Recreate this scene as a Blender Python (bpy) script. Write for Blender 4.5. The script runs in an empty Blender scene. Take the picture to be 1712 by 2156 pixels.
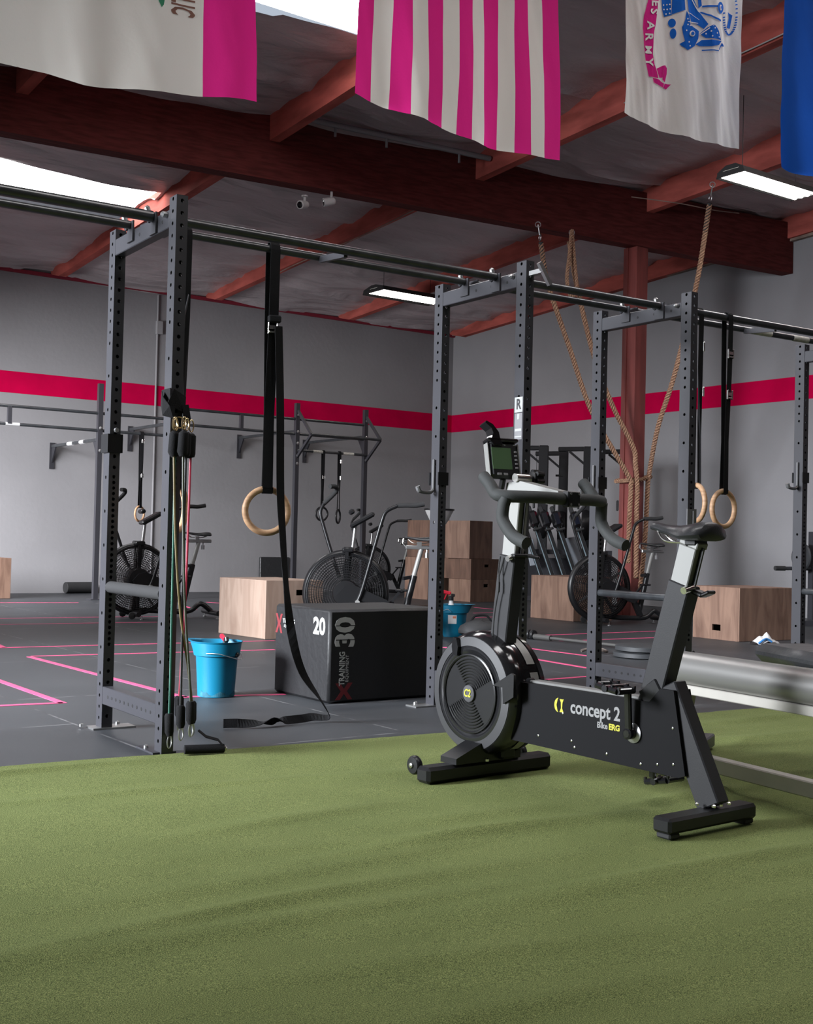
import bpy, bmesh, math, random
from math import sin, cos, pi, radians, sqrt, atan2
from mathutils import Vector, Matrix, noise
random.seed(7)
S = bpy.context.scene
COL = S.collection

# ------------------------------------------------------------------ camera
CAM_Z, F_PX, PITCH, ROLL = 0.891, 2538.8, 0.0231, 0.0234
cd = bpy.data.cameras.new('camera'); cam = bpy.data.objects.new('camera', cd); COL.objects.link(cam)
fw = Vector((0, cos(PITCH), sin(PITCH))); zc = Vector((0, -sin(PITCH), cos(PITCH)))
rt = cos(ROLL) * Vector((1, 0, 0)) + sin(ROLL) * zc
up = -sin(ROLL) * Vector((1, 0, 0)) + cos(ROLL) * zc
M = Matrix((rt, up, -fw)).transposed().to_4x4(); M.translation = Vector((0, 0, CAM_Z))
cam.matrix_world = M
cd.sensor_fit = 'VERTICAL'; cd.sensor_height = 36; cd.lens = F_PX / 2156 * 36
cd.clip_start = .05; cd.clip_end = 200
S.camera = cam
# ------------------------------------------------------------------ world, view
w = bpy.data.worlds.new('world'); S.world = w; w.use_nodes = True
w.node_tree.nodes['Background'].inputs[0].default_value = (.75, .85, 1, 1)
w.node_tree.nodes['Background'].inputs[1].default_value = .6
S.view_settings.view_transform = 'Standard'; S.view_settings.look = 'None'
S.view_settings.gamma = 1; S.view_settings.use_curve_mapping = False
S.view_settings.exposure = 0.03
S.cycles.use_denoising = True
S.cycles.max_bounces = 8; S.cycles.diffuse_bounces = 4; S.cycles.glossy_bounces = 3
S.cycles.transmission_bounces = 3; S.cycles.sample_clamp_indirect = 4
S.cycles.caustics_reflective = False; S.cycles.caustics_refractive = False

# ------------------------------------------------------------------ frames of the place
# room frame: a = metres left of the right wall, b = metres in front of the back wall
RY = .6273
WC = Vector((.7807, 21.8043, 0)); EX = Vector((cos(RY), sin(RY), 0)); RX = Vector((sin(RY), -cos(RY), 0))
def rm(a, b, z=0): return WC - EX * a + RX * b + Vector((0, 0, z))
ROOM = Matrix.Translation(WC) @ Matrix.Rotation(RY, 4, 'Z')       # local = (-a, -b, z)
def L_(a, b, z=0): return Vector((-a, -b, z))
RIGY = .5842; U1 = Vector((-.967, 4.889, 0))
RIG = Matrix.Translation(U1) @ Matrix.Rotation(RIGY, 4, 'Z')
def rg(l, d, z=0): return RIG @ Vector((l, d, z))
ROOM_A, ROOM_B = 19.0, 24.0
def ceil_z(b): return 4.66 + .085 * b
def purlin_z(b): return 4.52 + .065 * b

AX = 12.3      # unseen step with a doorway, added to bring light near the back wall
P_DOOR, P_FILL = 420, 980
# ------------------------------------------------------------------ area lamps: daylight of an unseen left doorway, plus an added fill lamp
def area(name, loc, direction, sx, sy, power, color=(1, 1, 1), spread=180):
    l = bpy.data.lights.new(name, 'AREA'); l.shape = 'RECTANGLE'; l.size = sx; l.size_y = sy
    l.energy = power; l.color = color; l.spread = radians(spread)
    o = bpy.data.objects.new(name, l); COL.objects.link(o); o.location = loc
    d = Vector(direction); o.rotation_euler = d.to_track_quat('-Z', 'Y').to_euler(); return o
area('door_daylight', rm(AX - .1, 3.0, 2.2), (EX * .93 - RX * .36) + Vector((0, 0, -.42)), 4.2, 2.2, P_DOOR, (.95, .96, 1), 95)
area('left_fill_light', rm(ROOM_A - .15, 10.2, 2.9), EX + Vector((0, 0, -.42)), 3.8, 2.4, P_FILL, (.90, .94, 1), 70)  # fill lamp added to brighten the turf and the left-facing sides
SKY_E = 9.5      # radiance of the translucent roof panels under the bright sky
LAMP_E = 9.0

# ------------------------------------------------------------------ materials
MATS = {}
def mat(name, col, rough=.6, metal=0., noise_amt=0., scale=20., bump=0., bump_scale=80., coat=0., spec=.5, dark=None, emit=None, trans=0., stretch=None):
    if name in MATS: return MATS[name]
    m = bpy.data.materials.new(name); m.use_nodes = True; nt = m.node_tree; b = nt.nodes['Principled BSDF']
    b.inputs['Base Color'].default_value = (*col, 1); b.inputs['Roughness'].default_value = rough
    b.inputs['Metallic'].default_value = metal; b.inputs['Specular IOR Level'].default_value = spec
    b.inputs['Coat Weight'].default_value = coat; b.inputs['Coat Roughness'].default_value = .15
    if emit: b.inputs['Emission Color'].default_value = (*emit[0], 1); b.inputs['Emission Strength'].default_value = emit[1]
    tc = nt.nodes.new('ShaderNodeTexCoord'); src = tc.outputs['Object']
    if stretch:
        mp = nt.nodes.new('ShaderNodeMapping'); mp.inputs['Scale'].default_value = stretch
        nt.links.new(src, mp.inputs['Vector']); src = mp.outputs['Vector']
    if noise_amt > 0 or dark:
        n = nt.nodes.new('ShaderNodeTexNoise'); n.inputs['Scale'].default_value = scale; n.inputs['Detail'].default_value = 6
        nt.links.new(src, n.inputs['Vector'])
        r = nt.nodes.new('ShaderNodeValToRGB'); dk = dark or tuple(c * (1 - noise_amt) for c in col)
        lt = tuple(min(1, c * (1 + noise_amt)) for c in col) if not dark else col
        r.color_ramp.elements[0].position = .35; r.color_ramp.elements[0].color = (*dk, 1)
        r.color_ramp.elements[1].position = .65; r.color_ramp.elements[1].color = (*lt, 1)
        nt.links.new(n.outputs['Fac'], r.inputs['Fac']); nt.links.new(r.outputs['Color'], b.inputs['Base Color'])
    if bump > 0:
        n2 = nt.nodes.new('ShaderNodeTexNoise'); n2.inputs['Scale'].default_value = bump_scale; n2.inputs['Detail'].default_value = 4
        nt.links.new(src, n2.inputs['Vector'])
        bp = nt.nodes.new('ShaderNodeBump'); bp.inputs['Strength'].default_value = bump; bp.inputs['Distance'].default_value = .01
        nt.links.new(n2.outputs['Fac'], bp.inputs['Height']); nt.links.new(bp.outputs['Normal'], b.inputs['Normal'])
    if trans > 0:
        tr = nt.nodes.new('ShaderNodeBsdfTranslucent'); tr.inputs['Color'].default_value = (*col, 1)
        mx = nt.nodes.new('ShaderNodeMixShader'); mx.inputs[0].default_value = trans
        out = nt.nodes['Material Output']
        nt.links.new(b.outputs[0], mx.inputs[1]); nt.links.new(tr.outputs[0], mx.inputs[2]); nt.links.new(mx.outputs[0], out.inputs['Surface'])
    MATS[name] = m; return m
def s2l(r, g, b): return tuple(((c / 255) / 12.92 if c / 255 < .04045 else (((c / 255) + .055) / 1.055) ** 2.4) for c in (r, g, b))

m_wall = mat('painted_wall', (.28, .275, .285), .9, spec=.15, noise_amt=.05, scale=.9, bump=.25, bump_scale=14)
m_red = mat('red_wall_paint', (.52, .001, .052), .9, spec=.05, noise_amt=.08, scale=3)
m_redtrim = mat('dark_red_trim', (.22, .012, .03), .7)
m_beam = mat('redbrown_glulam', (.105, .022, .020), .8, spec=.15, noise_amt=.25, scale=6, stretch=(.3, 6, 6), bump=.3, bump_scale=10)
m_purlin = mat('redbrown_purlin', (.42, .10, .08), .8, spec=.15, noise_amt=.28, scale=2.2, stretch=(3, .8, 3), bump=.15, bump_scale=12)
m_col = mat('red_column_paint', (.19, .042, .036), .55, noise_amt=.2, scale=3, stretch=(4, 4, .5))
m_ledger = mat('pale_ledger_wood', (.30, .22, .18), .8, noise_amt=.4, scale=4)
m_steel = mat('black_powder_coat', (.031, .031, .037), .42, bump=.06, bump_scale=400, spec=.6)
m_steel_in = mat('tube_inside', (.008, .008, .009), .8)
m_bar = mat('black_bar', (.035, .038, .042), .28, spec=.7, noise_amt=.3, scale=14)
m_tape = mat('white_bar_tape', (.55, .53, .48), .8, noise_amt=.2, scale=40)
m_strap = mat('black_webbing', (.007, .007, .008), .85, spec=.2, bump=.3, bump_scale=300)
m_strap2 = mat('grey_webbing', (.022, .023, .026), .7, bump=.3, bump_scale=300)
m_chrome = mat('chrome', (.75, .74, .70), .22, metal=1)
m_zinc = mat('zinc_steel', (.45, .45, .45), .4, metal=1)
m_brass = mat('gold_carabiner', (.65, .5, .28), .3, metal=1)
m_plastic = mat('black_plastic', (.009, .009, .010), .36, spec=.4)
m_plastic_g = mat('gloss_black_plastic', (.010, .010, .011), .12, spec=.7)
m_char = mat('charcoal_plastic', (.034, .034, .037), .5)
m_rubber = mat('black_rubber', (.018, .018, .019), .7)
m_foamgrip = mat('foam_grip', (.030, .030, .031), .85, spec=.2, bump=.2, bump_scale=300)
m_alu = mat('brushed_aluminium', (.25, .25, .24), .5, metal=.25)
m_white = mat('white_plastic', (.6, .6, .6), .5)
m_silver = mat('silver_paint', (.28, .275, .265), .33, metal=.55)
m_silver2 = mat('matt_silver_paint', (.44, .42, .38), .55, metal=.15, noise_amt=.08, scale=5)
m_vinyl = mat('black_vinyl', (.03, .031, .033), .38, bump=.5, bump_scale=14)
m_wood_r = mat('ring_wood', (.52, .33, .19), .5, dark=(.36, .20, .11), scale=10, stretch=(1, 1, 6))
m_blue = mat('cyan_bucket', (.003, .135, .235), .4, spec=.4)
m_scuff = mat('bucket_scuff', (.01, .10, .15), .8, noise_amt=.4, scale=30)
m_rope = mat('manila_rope', (.44, .27, .17), .9, dark=(.24, .12, .075), scale=60, bump=.5, bump_scale=150)
m_pink = mat('pink_floor_tape', (.60, .07, .18), .6, noise_amt=.15, scale=6)
m_foamblk = mat('black_vinyl_box', (.0055, .0055, .0065), .5, bump=.25, bump_scale=22)
m_print = mat('white_print', (.42, .43, .42), .6)
m_redprint = mat('dark_red_print', (.13, .008, .012), .6)
m_yel = mat('yellow_print', (.42, .40, .03), .6)
m_lcd = mat('lcd_green', (.075, .14, .065), .3)
m_grey = mat('grey_sticker', (.22, .22, .23), .6)
m_magenta = mat('magenta_cloth', (.74, .022, .25), .8, spec=.15, bump=.15, bump_scale=60, trans=.35)
m_cloth = mat('white_cloth', (.74, .72, .67), .8, bump=.12, bump_scale=60, trans=.35, spec=.15)
m_bluecloth = mat('blue_cloth', (.008, .08, .42), .7, spec=.2, bump=.12, bump_scale=60, trans=.25)
m_emb = mat('blue_print', (.01, .11, .45), .9, spec=.05)
m_emw = mat('white_cloth_print', (.74, .72, .67), .9, spec=.05)
m_brown = mat('brown_print', (.20, .09, .06), .7)
m_green = mat('green_print', (.02, .22, .11), .7)
m_redcord = mat('red_tube', (.35, .02, .05), .5); m_greencord = mat('green_tube', (.01, .09, .06), .5)
m_olive = mat('olive_tube', (.12, .09, .03), .5); m_blackcord = mat('black_tube', (.012, .012, .013), .5)
m_redp = mat('red_plastic', (.5, .01, .03), .4)
m_plate = mat('rubber_plate', (.025, .027, .03), .6)
m_skyp = mat('skylight_panel', (.9, .9, .9), .5, emit=((1, 1, 1), SKY_E))
m_lamp = mat('fluorescent_tube', (.9, .9, .9), .5, emit=((1, .97, .90), LAMP_E))
m_fix = mat('dark_fixture', (.02, .02, .02), .5)

def plywood(name, light, dark):
    m = bpy.data.materials.new(name); m.use_nodes = True; nt = m.node_tree; b = nt.nodes['Principled BSDF']
    tc = nt.nodes.new('ShaderNodeTexCoord'); mp = nt.nodes.new('ShaderNodeMapping'); mp.inputs['Scale'].default_value = (5, 5, .8)
    n = nt.nodes.new('ShaderNodeTexNoise'); n.inputs['Scale'].default_value = 2.2; n.inputs['Detail'].default_value = 8; n.inputs['Distortion'].default_value = 1.2
    r = nt.nodes.new('ShaderNodeValToRGB'); r.color_ramp.elements[0].position = .3; r.color_ramp.elements[0].color = (*dark, 1)
    r.color_ramp.elements[1].position = .62; r.color_ramp.elements[1].color = (*light, 1)
    nt.links.new(tc.outputs['Object'], mp.inputs['Vector']); nt.links.new(mp.outputs['Vector'], n.inputs['Vector'])
    nt.links.new(n.outputs['Fac'], r.inputs['Fac']); nt.links.new(r.outputs['Color'], b.inputs['Base Color'])
    b.inputs['Roughness'].default_value = .65; return m
m_ply = plywood('plywood', (.42, .305, .24), (.31, .21, .16))
m_ply2 = plywood('weathered_plywood', (.225, .135, .095), (.125, .068, .046))
m_ply3 = plywood('dark_plywood', (.15, .082, .055), (.08, .042, .028))

def rubber_floor():
    m = bpy.data.materials.new('rubber_mats'); m.use_nodes = True; nt = m.node_tree; b = nt.nodes['Principled BSDF']
    tc = nt.nodes.new('ShaderNodeTexCoord'); mp = nt.nodes.new('ShaderNodeMapping')
    mp.inputs['Location'].default_value = (.33 + 10.8, .2, 0); mp.inputs['Rotation'].default_value = (0, 0, pi / 2)
    br = nt.nodes.new('ShaderNodeTexBrick'); br.inputs['Scale'].default_value = 1
    br.inputs['Brick Width'].default_value = 1.83; br.inputs['Row Height'].default_value = 1.24; br.inputs['Mortar Size'].default_value = .007
    br.inputs['Mortar Smooth'].default_value = .3
    nt.links.new(tc.outputs['Object'], mp.inputs['Vector']); nt.links.new(mp.outputs['Vector'], br.inputs['Vector'])
    n = nt.nodes.new('ShaderNodeTexNoise'); n.inputs['Scale'].default_value = 1.1; n.inputs['Detail'].default_value = 8
    n2 = nt.nodes.new('ShaderNodeTexNoise'); n2.inputs['Scale'].default_value = 7; n2.inputs['Detail'].default_value = 5
    nt.links.new(tc.outputs['Object'], n.inputs['Vector']); nt.links.new(tc.outputs['Object'], n2.inputs['Vector'])
    r = nt.nodes.new('ShaderNodeValToRGB'); r.color_ramp.elements[0].position = .3; r.color_ramp.elements[0].color = (.025, .028, .032, 1)
    r.color_ramp.elements[1].position = .7; r.color_ramp.elements[1].color = (.040, .043, .048, 1)
    nt.links.new(n.outputs['Fac'], r.inputs['Fac'])
    # dust caught in the seams, in patches
    rr = nt.nodes.new('ShaderNodeValToRGB'); rr.color_ramp.elements[0].position = .42; rr.color_ramp.elements[0].color = (.03, .03, .033, 1)
    rr.color_ramp.elements[1].position = .56; rr.color_ramp.elements[1].color = (.13, .13, .135, 1)
    nt.links.new(n2.outputs['Fac'], rr.inputs['Fac'])
    mx = nt.nodes.new('ShaderNodeMix'); mx.data_type = 'RGBA'
    nt.links.new(br.outputs['Fac'], mx.inputs[0]); nt.links.new(r.outputs['Color'], mx.inputs[6]); nt.links.new(rr.outputs['Color'], mx.inputs[7])
    nt.links.new(mx.outputs[2], b.inputs['Base Color'])
    b.inputs['Roughness'].default_value = .5; b.inputs['Specular IOR Level'].default_value = .45
    n3 = nt.nodes.new('ShaderNodeTexNoise'); n3.inputs['Scale'].default_value = 260
    nt.links.new(tc.outputs['Object'], n3.inputs['Vector'])
    bp = nt.nodes.new('ShaderNodeBump'); bp.inputs['Strength'].default_value = .3; bp.inputs['Distance'].default_value = .002
    nt.links.new(n3.outputs['Fac'], bp.inputs['Height']); nt.links.new(bp.outputs['Normal'], b.inputs['Normal'])
    return m
def turf_mat():
    m = bpy.data.materials.new('turf'); m.use_nodes = True; nt = m.node_tree; b = nt.nodes['Principled BSDF']
    tc = nt.nodes.new('ShaderNodeTexCoord')
    def nz(s, d=4):
        n = nt.nodes.new('ShaderNodeTexNoise'); n.inputs['Scale'].default_value = s; n.inputs['Detail'].default_value = d
        nt.links.new(tc.outputs['Object'], n.inputs['Vector']); return n
    fine, big = nz(420, 3), nz(3.5, 5)
    r = nt.nodes.new('ShaderNodeValToRGB'); e = r.color_ramp.elements
    e[0].position = .30; e[0].color = (.035, .048, .014, 1); e[1].position = .72; e[1].color = (.30, .33, .125, 1)
    x = r.color_ramp.elements.new(.5); x.color = (.135, .165, .058, 1)
    nt.links.new(fine.outputs['Fac'], r.inputs['Fac'])
    mx = nt.nodes.new('ShaderNodeMix'); mx.data_type = 'RGBA'; mx.blend_type = 'MULTIPLY'; mx.inputs[0].default_value = .5
    r2 = nt.nodes.new('ShaderNodeValToRGB'); r2.color_ramp.elements[0].position = .3; r2.color_ramp.elements[0].color = (.75, .78, .7, 1)
    r2.color_ramp.elements[1].position = .7; r2.color_ramp.elements[1].color = (1, 1, .95, 1)
    nt.links.new(big.outputs['Fac'], r2.inputs['Fac'])
    nt.links.new(r.outputs['Color'], mx.inputs[6]); nt.links.new(r2.outputs['Color'], mx.inputs[7]); nt.links.new(mx.outputs[2], b.inputs['Base Color'])
    b.inputs['Roughness'].default_value = .9; b.inputs['Specular IOR Level'].default_value = .15
    bn = nz(330, 2); bp = nt.nodes.new('ShaderNodeBump'); bp.inputs['Strength'].default_value = .6; bp.inputs['Distance'].default_value = .004
    nt.links.new(bn.outputs['Fac'], bp.inputs['Height']); nt.links.new(bp.outputs['Normal'], b.inputs['Normal'])
    return m
def foil_mat():
    m = bpy.data.materials.new('ceiling_insulation'); m.use_nodes = True; nt = m.node_tree; b = nt.nodes['Principled BSDF']
    tc = nt.nodes.new('ShaderNodeTexCoord')
    n = nt.nodes.new('ShaderNodeTexNoise'); n.inputs['Scale'].default_value = 1.3; n.inputs['Detail'].default_value = 6
    mp = nt.nodes.new('ShaderNodeMapping'); mp.inputs['Scale'].default_value = (.5, 1.6, 1)
    nt.links.new(tc.outputs['Object'], mp.inputs['Vector']); nt.links.new(mp.outputs['Vector'], n.inputs['Vector'])
    r = nt.nodes.new('ShaderNodeValToRGB'); r.color_ramp.elements[0].position = .3; r.color_ramp.elements[0].color = (.42, .37, .38, 1)
    r.color_ramp.elements[1].position = .7; r.color_ramp.elements[1].color = (.60, .54, .55, 1)
    nt.links.new(n.outputs['Fac'], r.inputs['Fac']); nt.links.new(r.outputs['Color'], b.inputs['Base Color'])
    b.inputs['Roughness'].default_value = .4; b.inputs['Metallic'].default_value = .0
    n2 = nt.nodes.new('ShaderNodeTexNoise'); n2.inputs['Scale'].default_value = 2.6; n2.inputs['Detail'].default_value = 6; n2.inputs['Distortion'].default_value = .4
    nt.links.new(mp.outputs['Vector'], n2.inputs['Vector'])
    bp = nt.nodes.new('ShaderNodeBump'); bp.inputs['Strength'].default_value = .8; bp.inputs['Distance'].default_value = .09
    nt.links.new(n2.outputs['Fac'], bp.inputs['Height']); nt.links.new(bp.outputs['Normal'], b.inputs['Normal'])
    return m
m_floor = rubber_floor(); m_turf = turf_mat(); m_foil = foil_mat()

# ------------------------------------------------------------------ mesh builder
class MB:
    def __init__(s): s.v = []; s.f = []
    def add(s, vs, fs):
        o = len(s.v); s.v += [tuple(v) for v in vs]; s.f += [tuple(i + o for i in f) for f in fs]; return s
    def box(s, c, d, rot=None, bev=0.):
        c = Vector(c); h = Vector(d) / 2
        if bev > 0:
            b = min(bev, min(h) * .98); vs = []
            for sx in (-1, 1):
                for sy in (-1, 1):
                    for sz in (-1, 1):
                        vs += [(sx * (h.x - b), sy * (h.y - b), sz * h.z), (sx * (h.x - b), sy * h.y, sz * (h.z - b)), (sx * h.x, sy * (h.y - b), sz * (h.z - b))]
            bm = bmesh.new(); [bm.verts.new(v) for v in vs]; bm.verts.ensure_lookup_table()
            bmesh.ops.convex_hull(bm, input=bm.verts); bmesh.ops.recalc_face_normals(bm, faces=bm.faces)
            bm.verts.index_update(); V = [v.co.copy() for v in bm.verts]; Fs = [tuple(v.index for v in f.verts) for f in bm.faces]; bm.free()
        else:
            V = [Vector((x * h.x, y * h.y, z * h.z)) for x in (-1, 1) for y in (-1, 1) for z in (-1, 1)]
            Fs = [(0, 1, 3, 2), (4, 6, 7, 5), (0, 4, 5, 1), (2, 3, 7, 6), (0, 2, 6, 4), (1, 5, 7, 3)]
        if rot is not None: V = [rot @ v for v in V]
        return s.add([v + c for v in V], Fs)
    def bar(s, p, q, w, h, upv=(0, 0, 1), bev=0., end=0.):
        p, q = Vector(p), Vector(q); d = q - p; x = d.normalized(); u = Vector(upv)
        if abs(x.dot(u)) > .99: u = Vector((1, 0, 0))
        y = u.cross(x).normalized(); z = x.cross(y)
        R = Matrix((x, y, z)).transposed()
        return s.box((p + q) / 2, (d.length + end, w, h), R, bev)
    def tube(s, pts, r, n=10, closed=False, flat=1., cap=True):
        pts = [Vector(p) for p in pts]; N = len(pts); rs = r if isinstance(r, (list, tuple)) else [r] * N
        T = []
        for i in range(N):
            a = pts[(i - 1) % N] if (closed or i > 0) else pts[i]; b = pts[(i + 1) % N] if (closed or i < N - 1) else pts[i]
            T.append((b - a).normalized())
        nrm = T[0].orthogonal().normalized(); V = []
        for i in range(N):
            if i: nrm = (nrm - T[i] * nrm.dot(T[i])).normalized()
            bn = T[i].cross(nrm)
            for k in range(n):
                t = 2 * pi * k / n; V.append(pts[i] + rs[i] * (cos(t) * nrm + flat * sin(t) * bn))
        Fs = []
        for i in range(N if closed else N - 1):
            j = (i + 1) % N
            for k in range(n): Fs.append((i * n + k, i * n + (k + 1) % n, j * n + (k + 1) % n, j * n + k))
        if not closed and cap: Fs.append(tuple(range(n))[::-1]); Fs.append(tuple((N - 1) * n + k for k in range(n)))
        return s.add(V, Fs)
    def lathe(s, prof, axis=(0, 0, 1), o=(0, 0, 0), n=32, cap=True):
        z = Vector(axis).normalized(); x = z.orthogonal().normalized(); y = z.cross(x); o = Vector(o); V = []; Fs = []
        for r, h in prof:
            for k in range(n):
                t = 2 * pi * k / n; V.append(o + z * h + max(r, 1e-4) * (cos(t) * x + sin(t) * y))
        for i in range(len(prof) - 1):
            for k in range(n): Fs.append((i * n + k, i * n + (k + 1) % n, (i + 1) * n + (k + 1) % n, (i + 1) * n + k))
        if cap: Fs.append(tuple(range(n))[::-1]); Fs.append(tuple((len(prof) - 1) * n + k for k in range(n)))
        return s.add(V, Fs)
    def prism(s, poly, o, x, y, t):
        """poly in the (x, y) plane through o, thickness t centred"""
        o, x, y = Vector(o), Vector(x), Vector(y); z = x.cross(y).normalized(); n = len(poly)
        V = [o + x * p[0] + y * p[1] + z * sg * t / 2 for sg in (-1, 1) for p in poly]
        Fs = [tuple(range(n))[::-1], tuple(range(n, 2 * n))] + [(k, (k + 1) % n, n + (k + 1) % n, n + k) for k in range(n)]
        return s.add(V, Fs)
    def torus(s, o, axis, R, r, n=40, m=10, arc=None, flat=1.):
        z = Vector(axis).normalized(); x = z.orthogonal().normalized()
        if abs(z.z) < .9: x = (Vector((0, 0, 1)) - z * z.z).normalized()
        y = z.cross(x); a0, a1 = arc or (0, 2 * pi)
        k = n if arc is None else n + 1
        return s.tube([Vector(o) + R * (cos(a0 + (a1 - a0) * i / n) * x + sin(a0 + (a1 - a0) * i / n) * y) for i in range(k)], r, m, closed=arc is None, flat=flat)
    def ribbon(s, pts, w, wdir, t=.003):
        """flat strap along pts, width direction wdir (one vector or one per point)"""
        pts = [Vector(p) for p in pts]; N = len(pts); V = []
        for i in range(N):
            T = (pts[min(i + 1, N - 1)] - pts[max(i - 1, 0)]).normalized()
            wd = Vector(wdir[i] if isinstance(wdir, list) else wdir); wd = (wd - T * wd.dot(T)).normalized(); nn = T.cross(wd)
            ww = w[i] if isinstance(w, list) else w
            V += [pts[i] - wd * ww / 2 - nn * t / 2, pts[i] + wd * ww / 2 - nn * t / 2, pts[i] + wd * ww / 2 + nn * t / 2, pts[i] - wd * ww / 2 + nn * t / 2]
        Fs = [(0, 1, 2, 3), tuple(4 * (N - 1) + k for k in (3, 2, 1, 0))]
        for i in range(N - 1):
            for k in range(4): Fs.append((4 * i + k, 4 * i + (k + 1) % 4, 4 * i + 4 + (k + 1) % 4, 4 * i + 4 + k))
        return s.add(V, Fs)
    def build(s, name, m, parent=None, smooth=False, origin=None, fix=True):
        me = bpy.data.meshes.new(name); me.from_pydata(s.v, [], s.f); me.update()
        if fix:
            bm = bmesh.new(); bm.from_mesh(me); bmesh.ops.recalc_face_normals(bm, faces=bm.faces); bm.to_mesh(me); bm.free()
        me.materials.append(m)
        if smooth:
            for p in me.polygons: p.use_smooth = True
            me.set_sharp_from_angle(angle=radians(38))
        o = bpy.data.objects.new(name, me); COL.objects.link(o)
        if parent: o.parent = parent
        return o
def path(pts, n=8):
    """Catmull-Rom through pts"""
    P = [Vector(p) for p in pts]; P = [P[0] * 2 - P[1]] + P + [P[-1] * 2 - P[-2]]; out = []
    for i in range(1, len(P) - 2):
        for k in range(n):
            t = k / n; a, b, c, d = P[i - 1:i + 3]
            out.append(.5 * ((2 * b) + (-a + c) * t + (2 * a - 5 * b + 4 * c - d) * t * t + (-a + 3 * b - 3 * c + d) * t ** 3))
    out.append(P[-2]); return out
def tag(o, label, cat, group=None):
    o['label'] = label; o['category'] = cat
    if group: o['group'] = group
    return o
def thing(name, label, cat, M=None, group=None):
    o = bpy.data.objects.new(name, None); COL.objects.link(o); o.empty_display_size = .1
    if M is not None: o.matrix_world = M
    return tag(o, label, cat, group)
def struct(o): o['kind'] = 'structure'; return o
def at(loc, rz=0.): return Matrix.Translation(Vector(loc)) @ Matrix.Rotation(rz, 4, 'Z')
def copy_tree(o, parent=None):
    c = o.copy(); COL.objects.link(c)
    if parent: c.parent = parent
    for ch in list(o.children): copy_tree(ch, c)
    return c
def text(name, body, size, m, parent, M, ext=.0008, align='CENTER', sx=1., bold=0., shear=0.):
    c = bpy.data.curves.new(name, 'FONT'); c.body = body; c.size = size; c.extrude = ext; c.align_x = align; c.align_y = 'CENTER'
    c.offset = bold; c.shear = shear; c.resolution_u = 3
    t_ = bpy.data.objects.new('tmp', c); COL.objects.link(t_); bpy.context.view_layer.update()
    me = bpy.data.meshes.new_from_object(t_.evaluated_get(bpy.context.evaluated_depsgraph_get())); me.name = name
    bpy.data.objects.remove(t_); bpy.data.curves.remove(c); me.materials.clear(); me.materials.append(m)
    o = bpy.data.objects.new(name, me); COL.objects.link(o); o.parent = parent
    o.matrix_local = M @ Matrix.Diagonal((sx, 1, 1, 1)); return o
def face_frame(o, x, y):
    """matrix whose local x,y lie along x,y at o"""
    x, y = Vector(x).normalized(), Vector(y).normalized(); z = x.cross(y)
    M = Matrix((x, y, z)).transposed().to_4x4(); M.translation = Vector(o); return M

# ================================================================== THE ROOM
room = ROOM
def rbox(mb, a0, a1, b0, b1, z0, z1): return mb.box(((-a0 - a1) / 2, (-b0 - b1) / 2, (z0 + z1) / 2), (abs(a1 - a0), abs(b1 - b0), abs(z1 - z0)))
def rstruct(name, mb, m, smooth=False):
    o = mb.build(name, m, smooth=smooth); o.matrix_world = ROOM; return struct(o)
A, B = ROOM_A, ROOM_B
rstruct('floor', rbox(MB(), -.2, A + .2, -.2, B + .2, -.2, 0), m_floor)
rstruct('wall_back', rbox(MB(), -.2, A + .2, -.2, 0, 0, 6.8), m_wall)
rstruct('wall_right', rbox(MB(), -.2, 0, 0, B, 0, 7), m_wall)
rstruct('wall_front', rbox(MB(), -.2, A + .2, B, B + .2, 0, 7), m_wall)
mb = MB(); rbox(mb, A, A + .2, 0, 10, 0, 7); rbox(mb, A, A + .2, 16, B, 0, 7); rbox(mb, A, A + .2, 10, 16, 4.2, 7); rbox(mb, AX, AX + .2, 0, 1, 0, 7); rbox(mb, AX, AX + .2, 5.4, 8.2, 0, 7); rbox(mb, AX, AX + .2, 1, 5.4, 3.4, 7); rbox(mb, AX + .2, A, 8.0, 8.2, 0, 7)  # unseen step and door openings are added to serve the area lamps
rstruct('wall_left', mb, m_wall)
# painted band round the walls
rstruct('trim_1', rbox(MB(), 0, A, 0, .004, 2.853, 3.162), m_red)
rstruct('trim_2', rbox(MB(), 0, .004, .004, B, 2.853, 3.162), m_red)
rstruct('trim_3', rbox(MB(), .0, A, 0, .05, 4.575, 4.625), m_redtrim)
mb = MB(); mb.bar(L_(.035, .03, 4.64), L_(.035, 12, 4.64 + .05 * 12), .07, .085); rstruct('trim_4', mb, m_ledger)
PUR = [0.06, 2.45, 4.92, 7.40, 9.9, 12.4, 14.9, 17.4]
SKY = [(7.47, 9.83, 2.7, 3.9), (7.47, 9.83, 8.3, 9.6), (4.99, 7.33, 12.4, 13.6), (2.52, 4.85, 10.7, 11.9), (9.97, 12.33, 13.7, 14.9), (7.47, 9.83, 15.6, 16.8), (4.99, 7.33, 17.5, 18.7)]  # first two are in view; the rest are unseen panels added for light
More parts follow.
